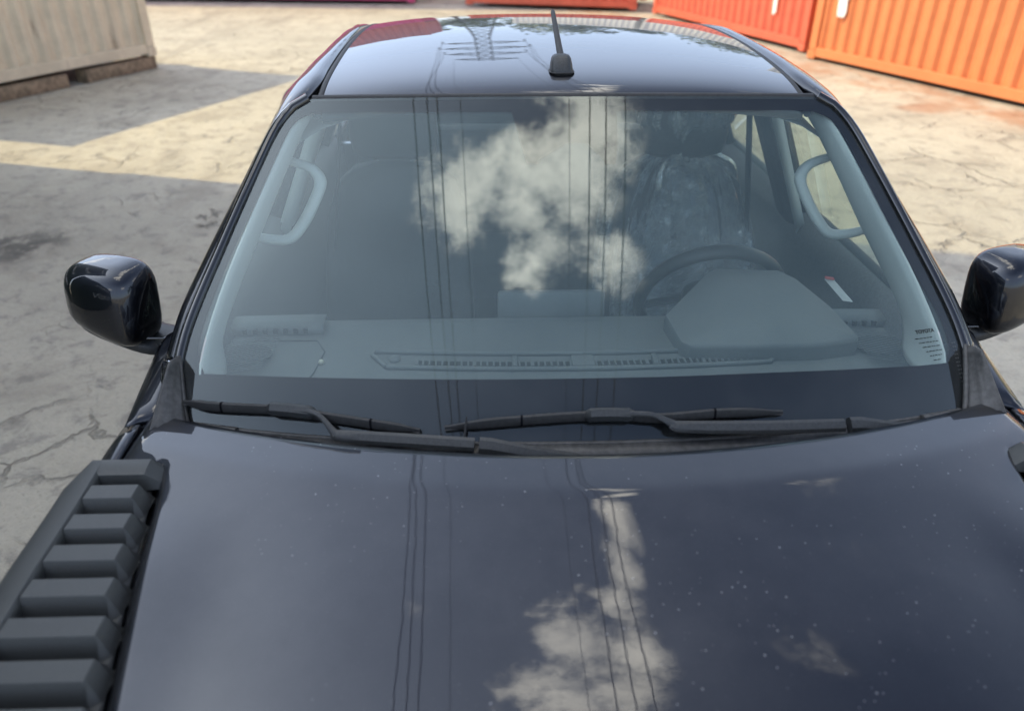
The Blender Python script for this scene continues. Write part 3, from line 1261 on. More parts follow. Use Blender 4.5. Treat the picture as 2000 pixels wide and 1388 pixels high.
INNER = [(-.726, .135), (-.741, .187), (-.738, .259), (-.702, .443), (-.652, .654), (-.613, .825), (-.590, .906), (-.562, .942), (-.515, .955),
         (-.30, .955), (0, .955), (.30, .955), (.510, .955), (.558, .942), (.592, .900), (.618, .80), (.652, .62), (.703, .403), (.74, .259), (.747, .183), (.738, .145), (.722, .132),
         (.55, .146), (.352, .157), (.15, .160), (-.02, .161), (-.22, .159), (-.422, .154), (-.6, .145)]
IN = crom([(a, b, 0) for a, b in INNER] + [(INNER[0][0], INNER[0][1], 0)], 4)[:-1]


def outline(p):
    """matching point on the glass outline, seen from the middle"""
    d = Vector((p.x, (p.y - .55) * .9, 0))
    k = 1.0
    while k < 3:
        q = (p.x * k, .55 + (p.y - .55) * k)
        if abs(q[0]) >= gw(q[1]) or q[1] <= -.045 or q[1] >= .998:
            break
        k += .003
    return q


rows = []
for p in IN + [IN[0]]:
    q = outline(p)
    rows.append([glass(lerp(p.x, q[0], k / 5), lerp(p.y, q[1], k / 5), -.004) for k in range(6)])
grid('frit_band', rows, 'frit', ws)
m = bpy.data.materials.new('painted_glare')  # added teal layer: veiling sky glare on the clear glass, painted in
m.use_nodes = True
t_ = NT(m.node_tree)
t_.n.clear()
MATS['painted_glare'] = m
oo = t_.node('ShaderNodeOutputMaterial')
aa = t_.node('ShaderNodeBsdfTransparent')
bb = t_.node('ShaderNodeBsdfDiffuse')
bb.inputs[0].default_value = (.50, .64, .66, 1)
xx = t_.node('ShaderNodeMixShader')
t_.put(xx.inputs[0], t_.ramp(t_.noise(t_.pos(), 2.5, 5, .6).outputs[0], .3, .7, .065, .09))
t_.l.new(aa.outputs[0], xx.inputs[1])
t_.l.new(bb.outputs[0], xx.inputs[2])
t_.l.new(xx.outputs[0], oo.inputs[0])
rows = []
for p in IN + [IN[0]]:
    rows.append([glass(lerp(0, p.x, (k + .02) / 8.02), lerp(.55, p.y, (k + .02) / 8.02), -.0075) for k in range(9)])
grid('glare_layer', rows, 'painted_glare', ws)
# camera shield printed below the header
NOT = [(-.122, .957), (-.112, .90), (-.104, .845), (-.093, .780), (-.071, .777), (-.066, .793), (-.035, .822), (-.011, .845), (.010, .848), (.032, .845), (.048, .820), (.064, .793), (.068, .776), (.090, .776), (.098, .84), (.101, .90), (.102, .957)]
top_n = [(lerp(-.122, .102, k / 8), .957) for k in range(9)]
vs = [glass(a, b, -.0055) for a, b in NOT]
# fan by matching points on the top edge
rows = []
for a, b in NOT:
    f = (a + .122) / .224
    tx = lerp(-.122, .102, f)
    rows.append([glass(lerp(tx, a, k / 5), lerp(.962, b, k / 5), -.0055) for k in range(6)])
grid('camera_shield', rows, 'frit', ws)
box('camera_housing', (-.01, .580, 1.590), (.12, .08, .04), 'dash_dark', ws, .012)
# maker's lines printed low at the right of the glass
def glass_text(s, x, t, size, bold=0.):
    p = glass(x, t, .0016)
    ex = (glass(x + .02, t) - glass(x, t))
    ey = (glass(x, t + .02) - glass(x, t))
    return text_mesh('glass_print', s, size, 'ink_black', p, ex, ey, ws, bold, .0003)


glass_text('TOYOTA', .672, .222, .0105, .0003)
for k in range(6):
    wln = (.040, .042, .038, .034, .028, .012)[k]
    x0 = .668 + k * .0065
    sp_ = []
    x = x0
    rr = random.Random(k)
    while x < x0 + wln:
        l_ = .003 + .006 * rr.random()
        p = glass(x + l_ / 2, .208 - k * .013, .0016)
        n_ = gnorm(x, .2)
        ex = (glass(x + .01, .2) - glass(x, .2)).normalized()
        ey = n_.cross(ex)
        R = Matrix((ex, ey, n_)).transposed()
        sp_.append((p, (l_, .0016, .0006), R))
        x += l_ + .0018
    join_boxes('glass_print', sp_, 'ink_black', ws)
# dotted frit edge at the right
sp_ = []
for k in range(14):
    for c in range(2):
        t = .04 + .011 * k
        x = .757 + .005 * c - .0005 * k
        sp_.append((glass(x, t, .0012), (.0012, .0020, .0005), None))
join_boxes('glass_print', sp_, 'dash', ws)

# ------------------------------------------------------------------ cowl
rows = []
CW = [(0.0, .004), (.03, -.004), (.05, -.012), (.052, -.024), (.10, -.032), (.104, -.044), (.17, -.055), (.30, -.060)]
for d, dz in CW:
    r = []
    for i in range(61):
        x = -.74 + 1.48 * i / 60
        e = glass(x, -.012, .003)
        r.append((x, e.y - d * (.42 if d < .2 else .5), e.z + dz))
    rows.append(r)
cowl = grid('cowl_panel', rows, 'cowl_plastic', truck, .003)
cowl.data.set_sharp_from_angle(angle=radians(25))
tube('cowl_lip', [glass(x, -.004, .004) for x in [-.70 + 1.40 * k / 40 for k in range(41)]], .0045, 'cowl_plastic', cowl, 8)
# drain cap by the hood edge, right of centre
loft('drain_cap', [[(.065 + r * cos(a * pi / 8), -.052 + r * sin(a * pi / 8), 1.128 + z) for a in range(16)] for r, z in ((.026, 0), (.026, .006), (.020, .010), (.001, .011))], 'black_rubber', cowl)
arcs = [(.27 + .105 * cos(a), -.070 + .05 * sin(a), 1.131 + .012 * sin(a)) for a in [pi * k / 16 for k in range(17)]]
tube('cowl_rib', arcs, .003, 'cowl_plastic', cowl, 6)

for s in (-1, 1):
    # rubber corner trim with ribs between glass and fender
    A = []
    for k in range(9):
        f = k / 8
        t = lerp(-.01, .17, f)
        inner = glass(lerp(.744, .776, f ** .8), t, .004)
        outer = Vector((lerp(.796, .780, f), lerp(.035, .138, f), lerp(1.186, 1.271, f)))
        row = []
        for j in range(9):
            g = j / 8
            p = inner.lerp(outer, g)
            rib = .007 * abs(sin(g * pi * 3.2 + .4))
            p = p + Vector((0, -.4, .9)) * (rib + .006 * sin(pi * g)) * (1 - .7 * f)
            row.append((s * p.x, p.y, p.z))
        A.append(row)
    A.insert(0, [(p[0], p[1] - .03, p[2] - .05) for p in A[0]])
    ct = grid('cowl_corner_trim', A, 'cowl_plastic', truck, .004)
    pth = [glass(lerp(.744, .776, ((t + .01) / .18) ** .8), t, .006) for t in [lerp(-.01, .17, k / 10) for k in range(11)]]
    tube('trim_edge', [(s * p.x, p.y, p.z) for p in pth], .006, 'cowl_plastic', ct, 8)
    pth = [glass(x, -.006, .006) for x in [.645 + .085 * k / 6 for k in range(7)]]
    tube('trim_sleeve', [(s * p.x, p.y - .006, p.z) for p in pth], .011, 'cowl_plastic', ct, 8)
# ------------------------------------------------------------------ hood louvers
def lv_top(y):
    return hood_top(.66, y) + .011


for s in (-1, 1):
    lv = []
    rail = []
    for k in range(23):
        y = lerp(-.085, -.76, k / 22)
        z = lv_top(y)
        e = .016 * (1 - sm(0, .06, -.085 - y))
        prof = [(.866 - e, -.045), (.867 - e, -.012), (.861 - e, -.002), (.855 - e, .001), (.824, .001), (.820, -.003), (.818, -.012), (.818, -.045)]
        rail.append([(s * a, y, z + b) for a, b in prof])
    louver = loft('hood_louver', rail, 'louver_plastic', truck, True, True, 40)
    # end bar across the rear
    eb = []
    for k in range(9):
        x = lerp(.842, lv_in(-.10) + .012, k / 8)
        dz = -.0
        prof = [(-.072, -.04), (-.073, -.010), (-.079, -.001), (-.086, .001), (-.108, .0), (-.114, -.003), (-.122, -.030)]
        eb.append([(s * x, y, lv_top(y) + z) for y, z in prof])
    xi = lv_in(-.10)
    eb.append([(s * (xi - .010), lerp(y, -.098, .12), lv_top(y) + min(z, -.022)) for y, z in prof])
    loft('end_bar', eb, 'louver_plastic', louver, True, True, 28)
    y0 = -.140
    for q in range(10):
        y = y0 - .0640 * q
        if y < -.74:
            break
        prof = [(.012, -.036), (.002, -.0045), (.0008, -.0012), (-.0315, -.0004), (-.0335, -.0030), (-.0450, -.036)]
        xo, xin = .819, lv_in(y)
        rings = []
        for x, drop, sh in ((xo, 0, 0), (lerp(xo, xin, .5), 0, 0), (xin + .020, 0, 0), (xin + .0170, -.003, 0), (xin + .004, -.036, -.004)):
            rings.append([(s * x, y + a + sh, lv_top(y) + max(-.044, b + (drop if b > -.03 else 0))) for a, b in prof])
        loft('slat', rings, 'louver_plastic', louver, True, True, 25)
    bp = [[(s * x, y, lv_top(y) - .034) for x in (lv_in(y) + .010, .822)] for y in [lerp(-.10, -.75, k / 12) for k in range(13)]]
    grid('base_plate', bp, 'black_plastic', louver, .006)

# ------------------------------------------------------------------ wipers
def gframe(path, off):
    P = [glass(x, t, off) for x, t in path]
    return crom(P, 6), crom([(x, t, 0) for x, t in path], 6)


def blade(parent, path, mat, prof, off, name, taper=True):
    P, Q = gframe(path, off)
    rings = []
    n = len(P)
    for i in range(n):
        d = (P[min(i + 1, n - 1)] - P[max(i - 1, 0)]).normalized()
        nn = gnorm(Q[i].x, max(-.02, Q[i].y))
        nn = (nn - d * nn.dot(d)).normalized()
        c = nn.cross(d)
        f = i / (n - 1)
        k = 1
        if taper:
            k = .35 + .65 * sm(0, .14, f) * sm(1, .86, f)
        rings.append([P[i] + c * a * k + nn * b * k for a, b in prof])
    return loft(name, rings, mat, parent, True, True, 32)


BP = [(-.0095, .002), (-.0088, .006), (-.003, .012), (.003, .0155), (.0065, .0145), (.008, .010), (.008, .003)]
RP = [(-.004, -.012), (-.005, .003), (.005, .003), (.003, -.012)]
CP = [(-.012, .0), (-.012, .014), (-.006, .021), (.006, .022), (.011, .016), (.011, .0)]
APF = [(-.009, -.005), (-.0098, .003), (-.005, .006), (.005, .006), (.0098, .003), (.009, -.005)]


def wiper(path, iclip, arm, hinge):
    w_ = blade(truck, path, 'black_rubber', BP, .012, 'wiper')
    blade(w_, path, 'black_rubber', RP, .012, 'rubber_lip', False)
    a, b = path[iclip]
    blade(w_, [(a - .045, b - .0005), (a, b), (a + .05, b - .003)], 'black_plastic', CP, .014, 'clip', True)
    # slim seams across the blade spine
    for f in (.22, .78):
        i = f * (len(path) - 1)
        k = int(i)
        x = lerp(path[k][0], path[k + 1][0], i - k)
        t = lerp(path[k][1], path[k + 1][1], i - k)
        blade(w_, [(x - .002, t), (x, t), (x + .002, t)], 'frit', [(p * 1.06, q * 1.05) for p, q in BP], .012, 'spine_seam', False)
    n = len(arm)
    P = crom([glass(x, t, o) for x, t, o in arm], 6)
    # arm: thin hook then widening bar
    rings = []
    m_ = len(P)
    for i in range(m_):
        d = (P[min(i + 1, m_ - 1)] - P[max(i - 1, 0)]).normalized()
        nn = gnorm(0, 0)
        nn = (nn - d * nn.dot(d)).normalized()
        c = nn.cross(d)
        f = i / (m_ - 1)
        k = lerp(.45, 1.25, sm(.3, .8, f))
        rings.append([P[i] + c * a_ * k + nn * b_ * k for a_, b_ in APF])
    loft('wiper_arm', rings, 'black_plastic', w_, True, True, 32)
    # hinge knuckle
    P2 = [glass(x, t, o) for x, t, o in hinge]
    rings = []
    for i, p in enumerate(P2):
        d = (P2[min(i + 1, len(P2) - 1)] - P2[max(i - 1, 0)]).normalized()
        nn = gnorm(0, 0)
        nn = (nn - d * nn.dot(d)).normalized()
        c = nn.cross(d)
        k = (1.45, 1.45, 1.3, 1.5)[i]
        rings.append([p + c * a_ * k + nn * b_ * k * 1.1 for a_, b_ in APF])
    loft('wiper_hinge', rings, 'black_plastic', w_, True, True, 32)
    return w_


wiper([(-.75, .049), (-.686, .048), (-.541, .056), (-.478, .047), (-.382, .034), (-.304, .023)], 2,
      [(-.545, .056, .032), (-.50, .053, .034), (-.478, .040, .034), (-.455, .006, .030), (-.44, -.001, .028), (-.32, -.004, .026), (-.205, -.010, .024)],
      [(-.196, -.011, .026), (-.176, -.013, .026), (-.10, -.030, .018), (.0, -.052, .004)])
wiper([(-.259, .031), (-.137, .050), (.038, .062), (.128, .051), (.245, .056), (.365, .048)], 2,
      [(.035, .062, .032), (.09, .059, .034), (.118, .054, .034), (.15, .034, .030), (.17, .024, .028), (.32, .012, .026), (.475, .000, .024)],
      [(.484, -.001, .026), (.505, -.003, .026), (.57, -.020, .018), (.64, -.042, .004)])
# washer jet on the glass side of the cowl
box('washer_jet', (-.225, -.005, 1.178), (.010, .012, .020), 'black_plastic', cowl, .003)
tube('jet_stalk', [(-.225, -.004, 1.178), (-.221, .010, 1.205), (-.219, .014, 1.222)], [.0035, .0022, .0008], 'black_rubber', cowl, 6)

# ------------------------------------------------------------------ side mirrors
def superq(c, r, e1, e2, rotz, squash, nu=28, nv=20):
    R = Matrix.Rotation(rotz, 3, 'Z')

    def sp(v, e):
        return math.copysign(abs(v) ** e, v)
    rows = []
    for i in range(nv + 1):
        a = -pi / 2 + pi * i / nv
        row = []
        for j in range(nu):
            b = 2 * pi * j / nu
            p = Vector((r[0] * sp(cos(a), e1) * sp(cos(b), e2), r[1] * sp(cos(a), e1) * sp(sin(b), e2), r[2] * sp(sin(a), e1)))
            p = squash(p)
            row.append(R @ p + Vector(c))
        rows.append(row)
    return rows


for s in (-1, 1):
    def sq(p, s=s):
        # lower edge climbs towards the outer end; face leans back; flat rear
        o = max(-1, min(1, p.x * s / .105))
        q = p.copy()
        if q.z < 0:
            q.z *= lerp(1.20, .30, (o + 1) / 2)
        else:
            q.z *= 1 - .14 * max(0, o) ** 2
        q.y = max(q.y, -.085) if q.y < 0 else q.y * .55
        q.y += .030 * max(0, o) ** 2 if q.y < 0 else 0
        q.y += .11 * q.z
        return q
    rows = superq((s * .976, .385, 1.288), (.098, .080, .088), .54, .56, s * radians(19), sq)
    mir = grid('side_mirror', rows, 'paint', truck, 0, True, 0, True)
    # lower shell and arm to the door
    def sq2(p, s=s):
        o = p.x * s / .10
        q = p.copy()
        q.z += .040 * o
        return q
    rows = superq((s * .966, .385, 1.214), (.096, .058, .020), .6, .7, s * radians(8), sq2)
    grid('lower_shell', rows, 'black_plastic', mir, 0, True, 0, True)
    arm = []
    for k in range(7):
        f = k / 6
        x = lerp(.812, .93, f)
        hz, hy = lerp(.034, .024, f), lerp(.055, .04, f)
        c = (x, lerp(.36, .395, f), lerp(1.165, 1.19, f))
        arm.append([(s * c[0], c[1] + hy * math.copysign(abs(cos(a)) ** .6, cos(a)), c[2] + hz * math.copysign(abs(sin(a)) ** .6, sin(a))) for a in [2 * pi * q / 14 for q in range(14)]])
    loft('mirror_arm', arm, 'black_plastic', mir, True)
    pts = [(s * (.976 + .060 * math.copysign(abs(cos(a)) ** .6, cos(a))), .428, 1.292 + .050 * math.copysign(abs(sin(a)) ** .6, sin(a))) for a in [2 * pi * q / 24 for q in range(24)]]
    prism('mirror_glass', pts, (0, .006, 0), 'chrome', mir)
    # thin bright seam between the shells
    tube('shell_seam', [(s * .862, .335, 1.214), (s * .93, .322, 1.222), (s * 1.0, .325, 1.242), (s * 1.052, .352, 1.262)], .0025, 'black_gloss', mir, 6)

# ------------------------------------------------------------------ aerial
ay = .675
zb = roof_z(-.005, ay)
rings = []
for k, (f, hw, ln) in enumerate(((0, .0260, .064), (.25, .0255, .060), (.55, .0240, .050), (.8, .0215, .038), (.93, .0175, .026), (1.0, .008, .012))):
    z = zb - .004 + .040 * f
    cy = ay + .012 * f
    rings.append([(-.004 + hw * math.copysign(abs(cos(a)) ** .55, cos(a)), cy + ln * .5 * math.copysign(abs(sin(a)) ** .55, sin(a)) + .012, z) for a in [2 * pi * q / 24 for q in range(24)]])
ant = loft('roof_antenna', rings, 'black_plastic', truck)
mast = [(-.004, ay + .02, zb + .026), (-.006, ay + .06, zb + .044), (-.008, ay + .13, zb + .072), (-.010, ay + .215, zb + .104)]
mc = crom(mast, 6)
tube('mast', mc, [lerp(.0085, .0055, i / (len(mc) - 1)) for i in range(len(mc) - 1)] + [.003], 'black_rubber', ant, 10)
tube('antenna_seam', [(-.004 + .027 * math.copysign(abs(cos(a)) ** .55, cos(a)), ay + .012 + .0325 * math.copysign(abs(sin(a)) ** .55, sin(a)), zb + .0015) for a in [2 * pi * q / 24 for q in range(25)]], .0022, 'black_rubber', ant, 6)

# ------------------------------------------------------------------ cabin upper structure
def sx_in(z):
    return .80 - (z - 1.2) * .44


for s in (-1, 1):
    # side glass panes in the doors
    for (nm, ya, yb, yc, yd) in (('door_window', .30, 1.12, .80, 1.08), ('rear_window_pane', 1.27, 1.92, 1.25, 1.84)):
        rows = []
        for k in range(9):
            f = k / 8
            z = lerp(1.19, 1.615, f)
            rows.append([(s * (sx_in(z) + .012), lerp(lerp(ya, yc, f), lerp(yb, yd, f), q / 6), z) for q in range(7)])
        grid(nm, rows, 'side_glass', truck)
    # pillars between the windows, outside black, inside trim
    for (nm, ya, yb, yc, yd, mt) in (('door_post', 1.10, 1.29, 1.06, 1.27, 'black_gloss'), ('rear_post', 1.90, 2.12, 1.82, 2.10, 'paint')):
        pts = [(s * (sx_in(1.18) + .026), ya, 1.18), (s * (sx_in(1.18) + .026), yb, 1.18), (s * (sx_in(1.60) + .022), yd, 1.60), (s * (sx_in(1.60) + .022), yc, 1.60)]
        prism(nm, pts, (-s * .035, 0, -.008), mt, truck, .006)
    # door frame along the pillar and the roof, and belt seals
    fr_ = [Vector((s * (sx_in(1.2) + .022), .28, 1.21)), Vector((s * (sx_in(1.4) + .02), .50, 1.41)), Vector((s * (sx_in(1.56) + .018), .70, 1.56)), Vector((s * (sx_in(1.61) + .016), .82, 1.612)), Vector((s * (sx_in(1.62) + .014), 1.2, 1.63)), Vector((s * (sx_in(1.60) + .014), 1.95, 1.615))]
    tube('door_frame', crom(fr_, 5), .020, 'black_gloss', truck, 8)
    tube('belt_seal', [(s * .826, .27, 1.205), (s * .828, .8, 1.208), (s * .826, 1.4, 1.208), (s * .818, 2.05, 1.206)], .012, 'black_rubber', truck, 8)
    # door card inside
    rows = []
    for y in [.20 + .17 * k for k in range(12)]:
        rows.append([(s * .812, y, 1.205), (s * .785, y, 1.195), (s * .765, y, 1.15), (s * .755, y, 1.02), (s * .70, y, .96), (s * .72, y, .90), (s * .76, y, .45)])
    grid('door_card', rows, 'door_card', truck)
    # pillar trims inside (pale)
    A = []
    oe = [(.726, .130, 1.190), (.732, .165, 1.25), (.707, .27, 1.345), (.665, .385, 1.447), (.622, .495, 1.543), (.582, .575, 1.615), (.54, .62, 1.648)]
    ie = [(.748, .33, 1.165), (.762, .385, 1.218), (.728, .45, 1.30), (.690, .53, 1.382), (.635, .62, 1.50), (.590, .70, 1.59), (.55, .74, 1.622)]
    for a, b in zip(crom(oe, 3), crom(ie, 3)):
        row = []
        for k in range(7):
            f = k / 6
            p = a.lerp(b, f)
            bul = .020 * sin(pi * f)
            row.append((s * (p.x - bul), p.y - bul * .35, p.z))
        A.append(row)
    pt_ = grid('pillar_trim', A, 'trim_pale', truck, .004)
    # grab handle
    hp = [(.628, .640, 1.505), (.575, .615, 1.495), (.555, .600, 1.468), (.572, .580, 1.425), (.600, .560, 1.380), (.630, .548, 1.352), (.672, .545, 1.352), (.712, .545, 1.362)]
    hc = crom([(s * x, y, z) for x, y, z in hp], 5)
    tube('grab_handle', hc, [.0115 + .004 * sin(pi * i / (len(hc) - 1)) for i in range(len(hc))], 'trim_pale', pt_, 12, .8)
    # centre post trim and belt webbing
    rows = []
    for k in range(11):
        f = k / 10
        z = lerp(1.0, 1.62, f)
        x = sx_in(z) - .030
        rows.append([(s * (x + .02), lerp(1.08, 1.05, f), z), (s * (x - .008), lerp(1.09, 1.06, f), z), (s * (x - .016), lerp(1.14, 1.12, f), z), (s * (x - .012), lerp(1.24, 1.20, f), z), (s * (x + .02), lerp(1.27, 1.22, f), z)])
    grid('post_trim', rows, 'trim_pale' if s < 0 else 'door_card', truck, .003)
    rows = [[(s * lerp(.68, .58, f), lerp(1.12, 1.075, f) - .012, lerp(.9, 1.52, f)), (s * lerp(.68, .58, f) - s * .002, lerp(1.165, 1.12, f) - .012, lerp(.9, 1.52, f))] for f in [k / 8 for k in range(9)]]
    grid('seat_belt', rows, 'seat_fabric', truck, .002)
    # window strip trim seen beside the driver
    rows = [[(s * (sx_in(z) - .05), 1.045 - .02 * k, z), (s * (sx_in(z) - .02), 1.04 - .02 * k, z)] for k, z in enumerate((1.15, 1.3, 1.45, 1.58))]
    grid('post_strip', rows, 'trim_pale', truck, .006)

# headliner, rear wall, floor
rows = []
for j in range(13):
    y = lerp(.60, 2.08, j / 12)
    rows.append([(x, y, roof_z(x * .9, max(y, .66)) - .045 - (.05 * (abs(x) / .6) ** 6)) for x in [-.61 + 1.22 * i / 16 for i in range(17)]])
grid('headliner', rows, 'headliner', truck)
for (nm, z0, z1) in (('cab_back', .45, 1.165),):
    box(nm, (0, 2.08, (z0 + z1) / 2), (1.64, .03, z1 - z0), 'paint', truck)
box('cab_back', (0, 2.075, 1.545), (1.16, .03, .07), 'paint', truck)
for s in (-1, 1):
    box('cab_back_post', (s * .61, 2.08, 1.40), (.16, .03, .40), 'paint', truck)
grid('back_window', [[(x, 2.085, z) for x in (-.56, 0, .56)] for z in (1.20, 1.56)], 'side_glass', truck)
box('cab_floor', (0, 1.05, .46), (1.66, 2.1, .04), 'dash_dark', truck)
box('firewall', (0, -.02, .75), (1.60, .03, .62), 'dash_dark', truck)
box('engine_bay_floor', (0, -.55, .50), (1.2, 1.05, .04), 'dash_dark', truck)

# ------------------------------------------------------------------ dashboard
rows = []
DP = [(.02, 1.095), (.08, 1.128), (.16, 1.140), (.26, 1.142), (.40, 1.150), (.48, 1.156), (.515, 1.157), (.527, 1.150), (.53, 1.13), (.50, 1.05), (.48, .95), (.50, .80)]
for y, z in DP:
    r = []
    for i in range(41):
        x = -.775 + 1.55 * i / 40
        g = .125 * x * x + .045 * x ** 4
        yy = y + g * max(0, 1 - y / .45)
        r.append((x, yy, z - .004 * (abs(x) / .775) ** 4))
    rows.append(r)
dash = grid('dashboard', rows, 'dash', truck)
# defroster outlet along the glass
def dtop(x, y):
    g = .125 * x * x + .045 * x ** 4
    yy = y - g * max(0, 1 - y / .45)
    return itab(DP[:7], yy) - .004 * (abs(x) / .775) ** 4


def dstrip(y0, y1, x0, x1, dz, n=40):
    rows = []
    for k in range(n + 1):
        x = lerp(x0, x1, k / n)
        g = .10 * (x - .03) ** 2
        rows.append([(x, y0 + g, dtop(x, y0 + g) + dz), (x, y1 + g, dtop(x, y1 + g) + dz)])
    return rows


VX0, VX1 = -.40, .445
fr_ = [(x, .292 + .10 * (x - .03) ** 2) for x in [lerp(VX0, VX1, k / 24) for k in range(25)]]
bk_ = [(x, .352 + .10 * (x - .03) ** 2) for x in [lerp(VX1, VX0 - .03, k / 24) for k in range(25)]]
ring = [Vector((x, y, dtop(x, y) + .004)) for x, y in fr_ + [(VX1 + .035, .335 + .018)] + bk_ + [(VX0 - .035, .340 + .018)]]
ring.append(ring[0])
tube('outlet_frame', ring, .006, 'dash', dash, 8)
grid('outlet_slot', dstrip(.300, .322, VX0 + .06, VX1 - .03, .0025), 'dash_dark', dash)
sp_ = []
for k in range(54):
    x = lerp(VX0 + .065, VX1 - .035, k / 53)
    g = .10 * (x - .03) ** 2
    sp_.append(((x, .311 + g, dtop(x, .311 + g) + .004), (.004 if k % 9 else .008, .024, .006), None))
f_ = join_boxes('outlet_fins', sp_, 'dash', dash)
f_['kind'] = 'stuff'
for x in (-.12, .03, .19):
    g = .10 * (x - .03) ** 2
    box('outlet_bridge', (x, .318 + g, dtop(x, .318 + g) + .006), (.012 if x != .03 else .05, .045, .008), 'dash', dash, .003)
loft('sun_sensor', [[(-.385 + r * cos(a * pi / 8), .325 + .018 + r * sin(a * pi / 8), dtop(-.385, .34) + z) for a in range(16)] for r, z in ((.013, 0), (.013, .004), (.009, .008), (.001, .009))], 'dash', dash)
loft('bead_sensor', [[(-.545 + r * cos(a * pi / 6), .335 + r * sin(a * pi / 6), dtop(-.545, .335) + z) for a in range(12)] for r, z in ((.006, 0), (.006, .005), (.004, .009), (.001, .010))], 'sensor_bead', dash)
# corner speakers and outer vents
for s in (-1, 1):
    cx, cy = s * .715, .365
    zt = dtop(.715, cy) + .003
    el = [(cx + .056 * cos(a), cy + .042 * sin(a), zt + .003) for a in [2 * pi * k / 28 for k in range(28)]]
    prism('speaker', el, (0, 0, .005), 'dash_dark', dash)
    sp_ = []
    for k in range(17):
        yy = cy - .075 + .0094 * k
        half = .085 if 3 < k < 15 else .07
        sp_.append(((cx + s * .0, yy, zt + .0088), (half * 1.5, .0024, .0012), Matrix.Rotation(s * radians(-22), 3, 'Z')))
    g_ = join_boxes('speaker_bars', sp_, 'dash', dash)
    rows = [[(s * x, y, dtop(x, min(y, .5)) + dz) for x in (.56, .60, .74, .775)] for y, dz in ((.452, .001), (.462, .016), (.505, .020), (.512, .004))]
    grid('vent_hood', rows, 'dash', dash, .003)
    sp_ = [((s * lerp(.60, .74, k / 6), .455, dtop(.67, .45) + .010), (.010, .008, .012), None) for k in range(7)]
    join_boxes('vent_fins', sp_, 'dash_dark', dash)
# seam of the passenger-side panel
tube('panel_seam', [(-.60, .15, dtop(.60, .15) + .001), (-.555, .30, dtop(.555, .30) + .001), (-.545, .38, dtop(.545, .38) + .001), (-.57, .425, dtop(.57, .425) + .001), (-.72, .43, dtop(.70, .43) + .001)], .0015, 'dash_dark', dash, 6)
# screen standing up behind the dash edge
scr = box('screen', (-.022, .555, 1.163), (.262, .022, .088), 'dash', truck, .008, Matrix.Rotation(radians(-8), 3, 'X'))
prism('screen_face', [(-.145, .567, 1.125), (.10, .567, 1.125), (.10, .562, 1.200), (-.145, .562, 1.200)], (0, .003, 0), 'black_gloss', scr)
# instrument binnacle
top = [(.250, .345, 1.183), (.268, .326, 1.183), (.40, .315, 1.186), (.555, .318, 1.186), (.648, .338, 1.186), (.655, .352, 1.187), (.632, .47, 1.205), (.588, .585, 1.224), (.555, .622, 1.230), (.40, .632, 1.232), (.372, .612, 1.230), (.305, .53, 1.216), (.235, .45, 1.197)]
tc = [Vector(p) for p in top]
cen = sum(tc, Vector()) / len(tc)
rings = [[Vector((p.x, p.y, dtop(p.x, min(p.y, .5)) - .03)) for p in tc],
         [p + Vector((0, 0, -.012)) for p in tc],
         [p + (cen - p) * .012 + Vector((0, 0, -.004)) for p in tc],
         [p + (cen - p) * .05 + Vector((0, 0, .0)) for p in tc],
         [p + (cen - p) * .5 + Vector((0, 0, .006)) for p in tc],
         [p + (cen - p) * .97 + Vector((0, 0, .008)) for p in tc]]
loft('instrument_hood', rings, 'dash', dash, True, True, 40)
# paper tag standing in the door pocket
o = prism('paper_tag', [(.700, .545, 1.176), (.720, .537, 1.176), (.698, .612, 1.200), (.678, .620, 1.200)], (.003, .002, .0), 'paper_white')
tag(o, 'small white paper tag with a dark red end beside the steering wheel', 'paper tag')
o2 = prism('tag_end', [(.6795, .6145, 1.2025), (.6960, .6065, 1.2025), (.6945, .614, 1.205), (.678, .622, 1.205)], (.0035, .0025, .002), 'ink_red', o)

# ------------------------------------------------------------------ steering wheel
WC = Vector((.425, .735, 1.095))
tilt = radians(26)
wx = Vector((1, 0, 0))
wy = Vector((0, -sin(tilt), cos(tilt)))
wn_ = wx.cross(wy)
rg = []
for k in range(49):
    a = 2 * pi * k / 48
    c = WC + (wx * cos(a) + wy * sin(a)) * .188
    d = (wx * cos(a) + wy * sin(a))
    rg.append([c + d * .017 * cos(b) + wn_ * .020 * sin(b) for b in [2 * pi * q / 12 for q in range(12)]])
wheel_o = grid('steering_wheel', rg, 'wheel_grip', truck, 0, True, 0, True)
for a in (-.15, pi + .15, -pi / 2):
    e = WC + (wx * cos(a) + wy * sin(a)) * .18
    tube('spoke', [WC - wn_ * .01, WC.lerp(e, .5) - wn_ * .006, e], [.03, .02, .016], 'wheel_grip', wheel_o, 10, .5)
pts = [WC + wx * .075 * math.copysign(abs(cos(a)) ** .6, cos(a)) + wy * .062 * math.copysign(abs(sin(a)) ** .6, sin(a)) - wn_ * .015 for a in [2 * pi * q / 24 for q in range(24)]]
prism('horn_pad', pts, wn_ * .035, 'wheel_grip', wheel_o, .006)
tube('column', [WC - wn_ * .0 + Vector((0, -.02, 0)), WC + Vector((0, -.25, -.12))], .04, 'dash_dark', wheel_o, 12)

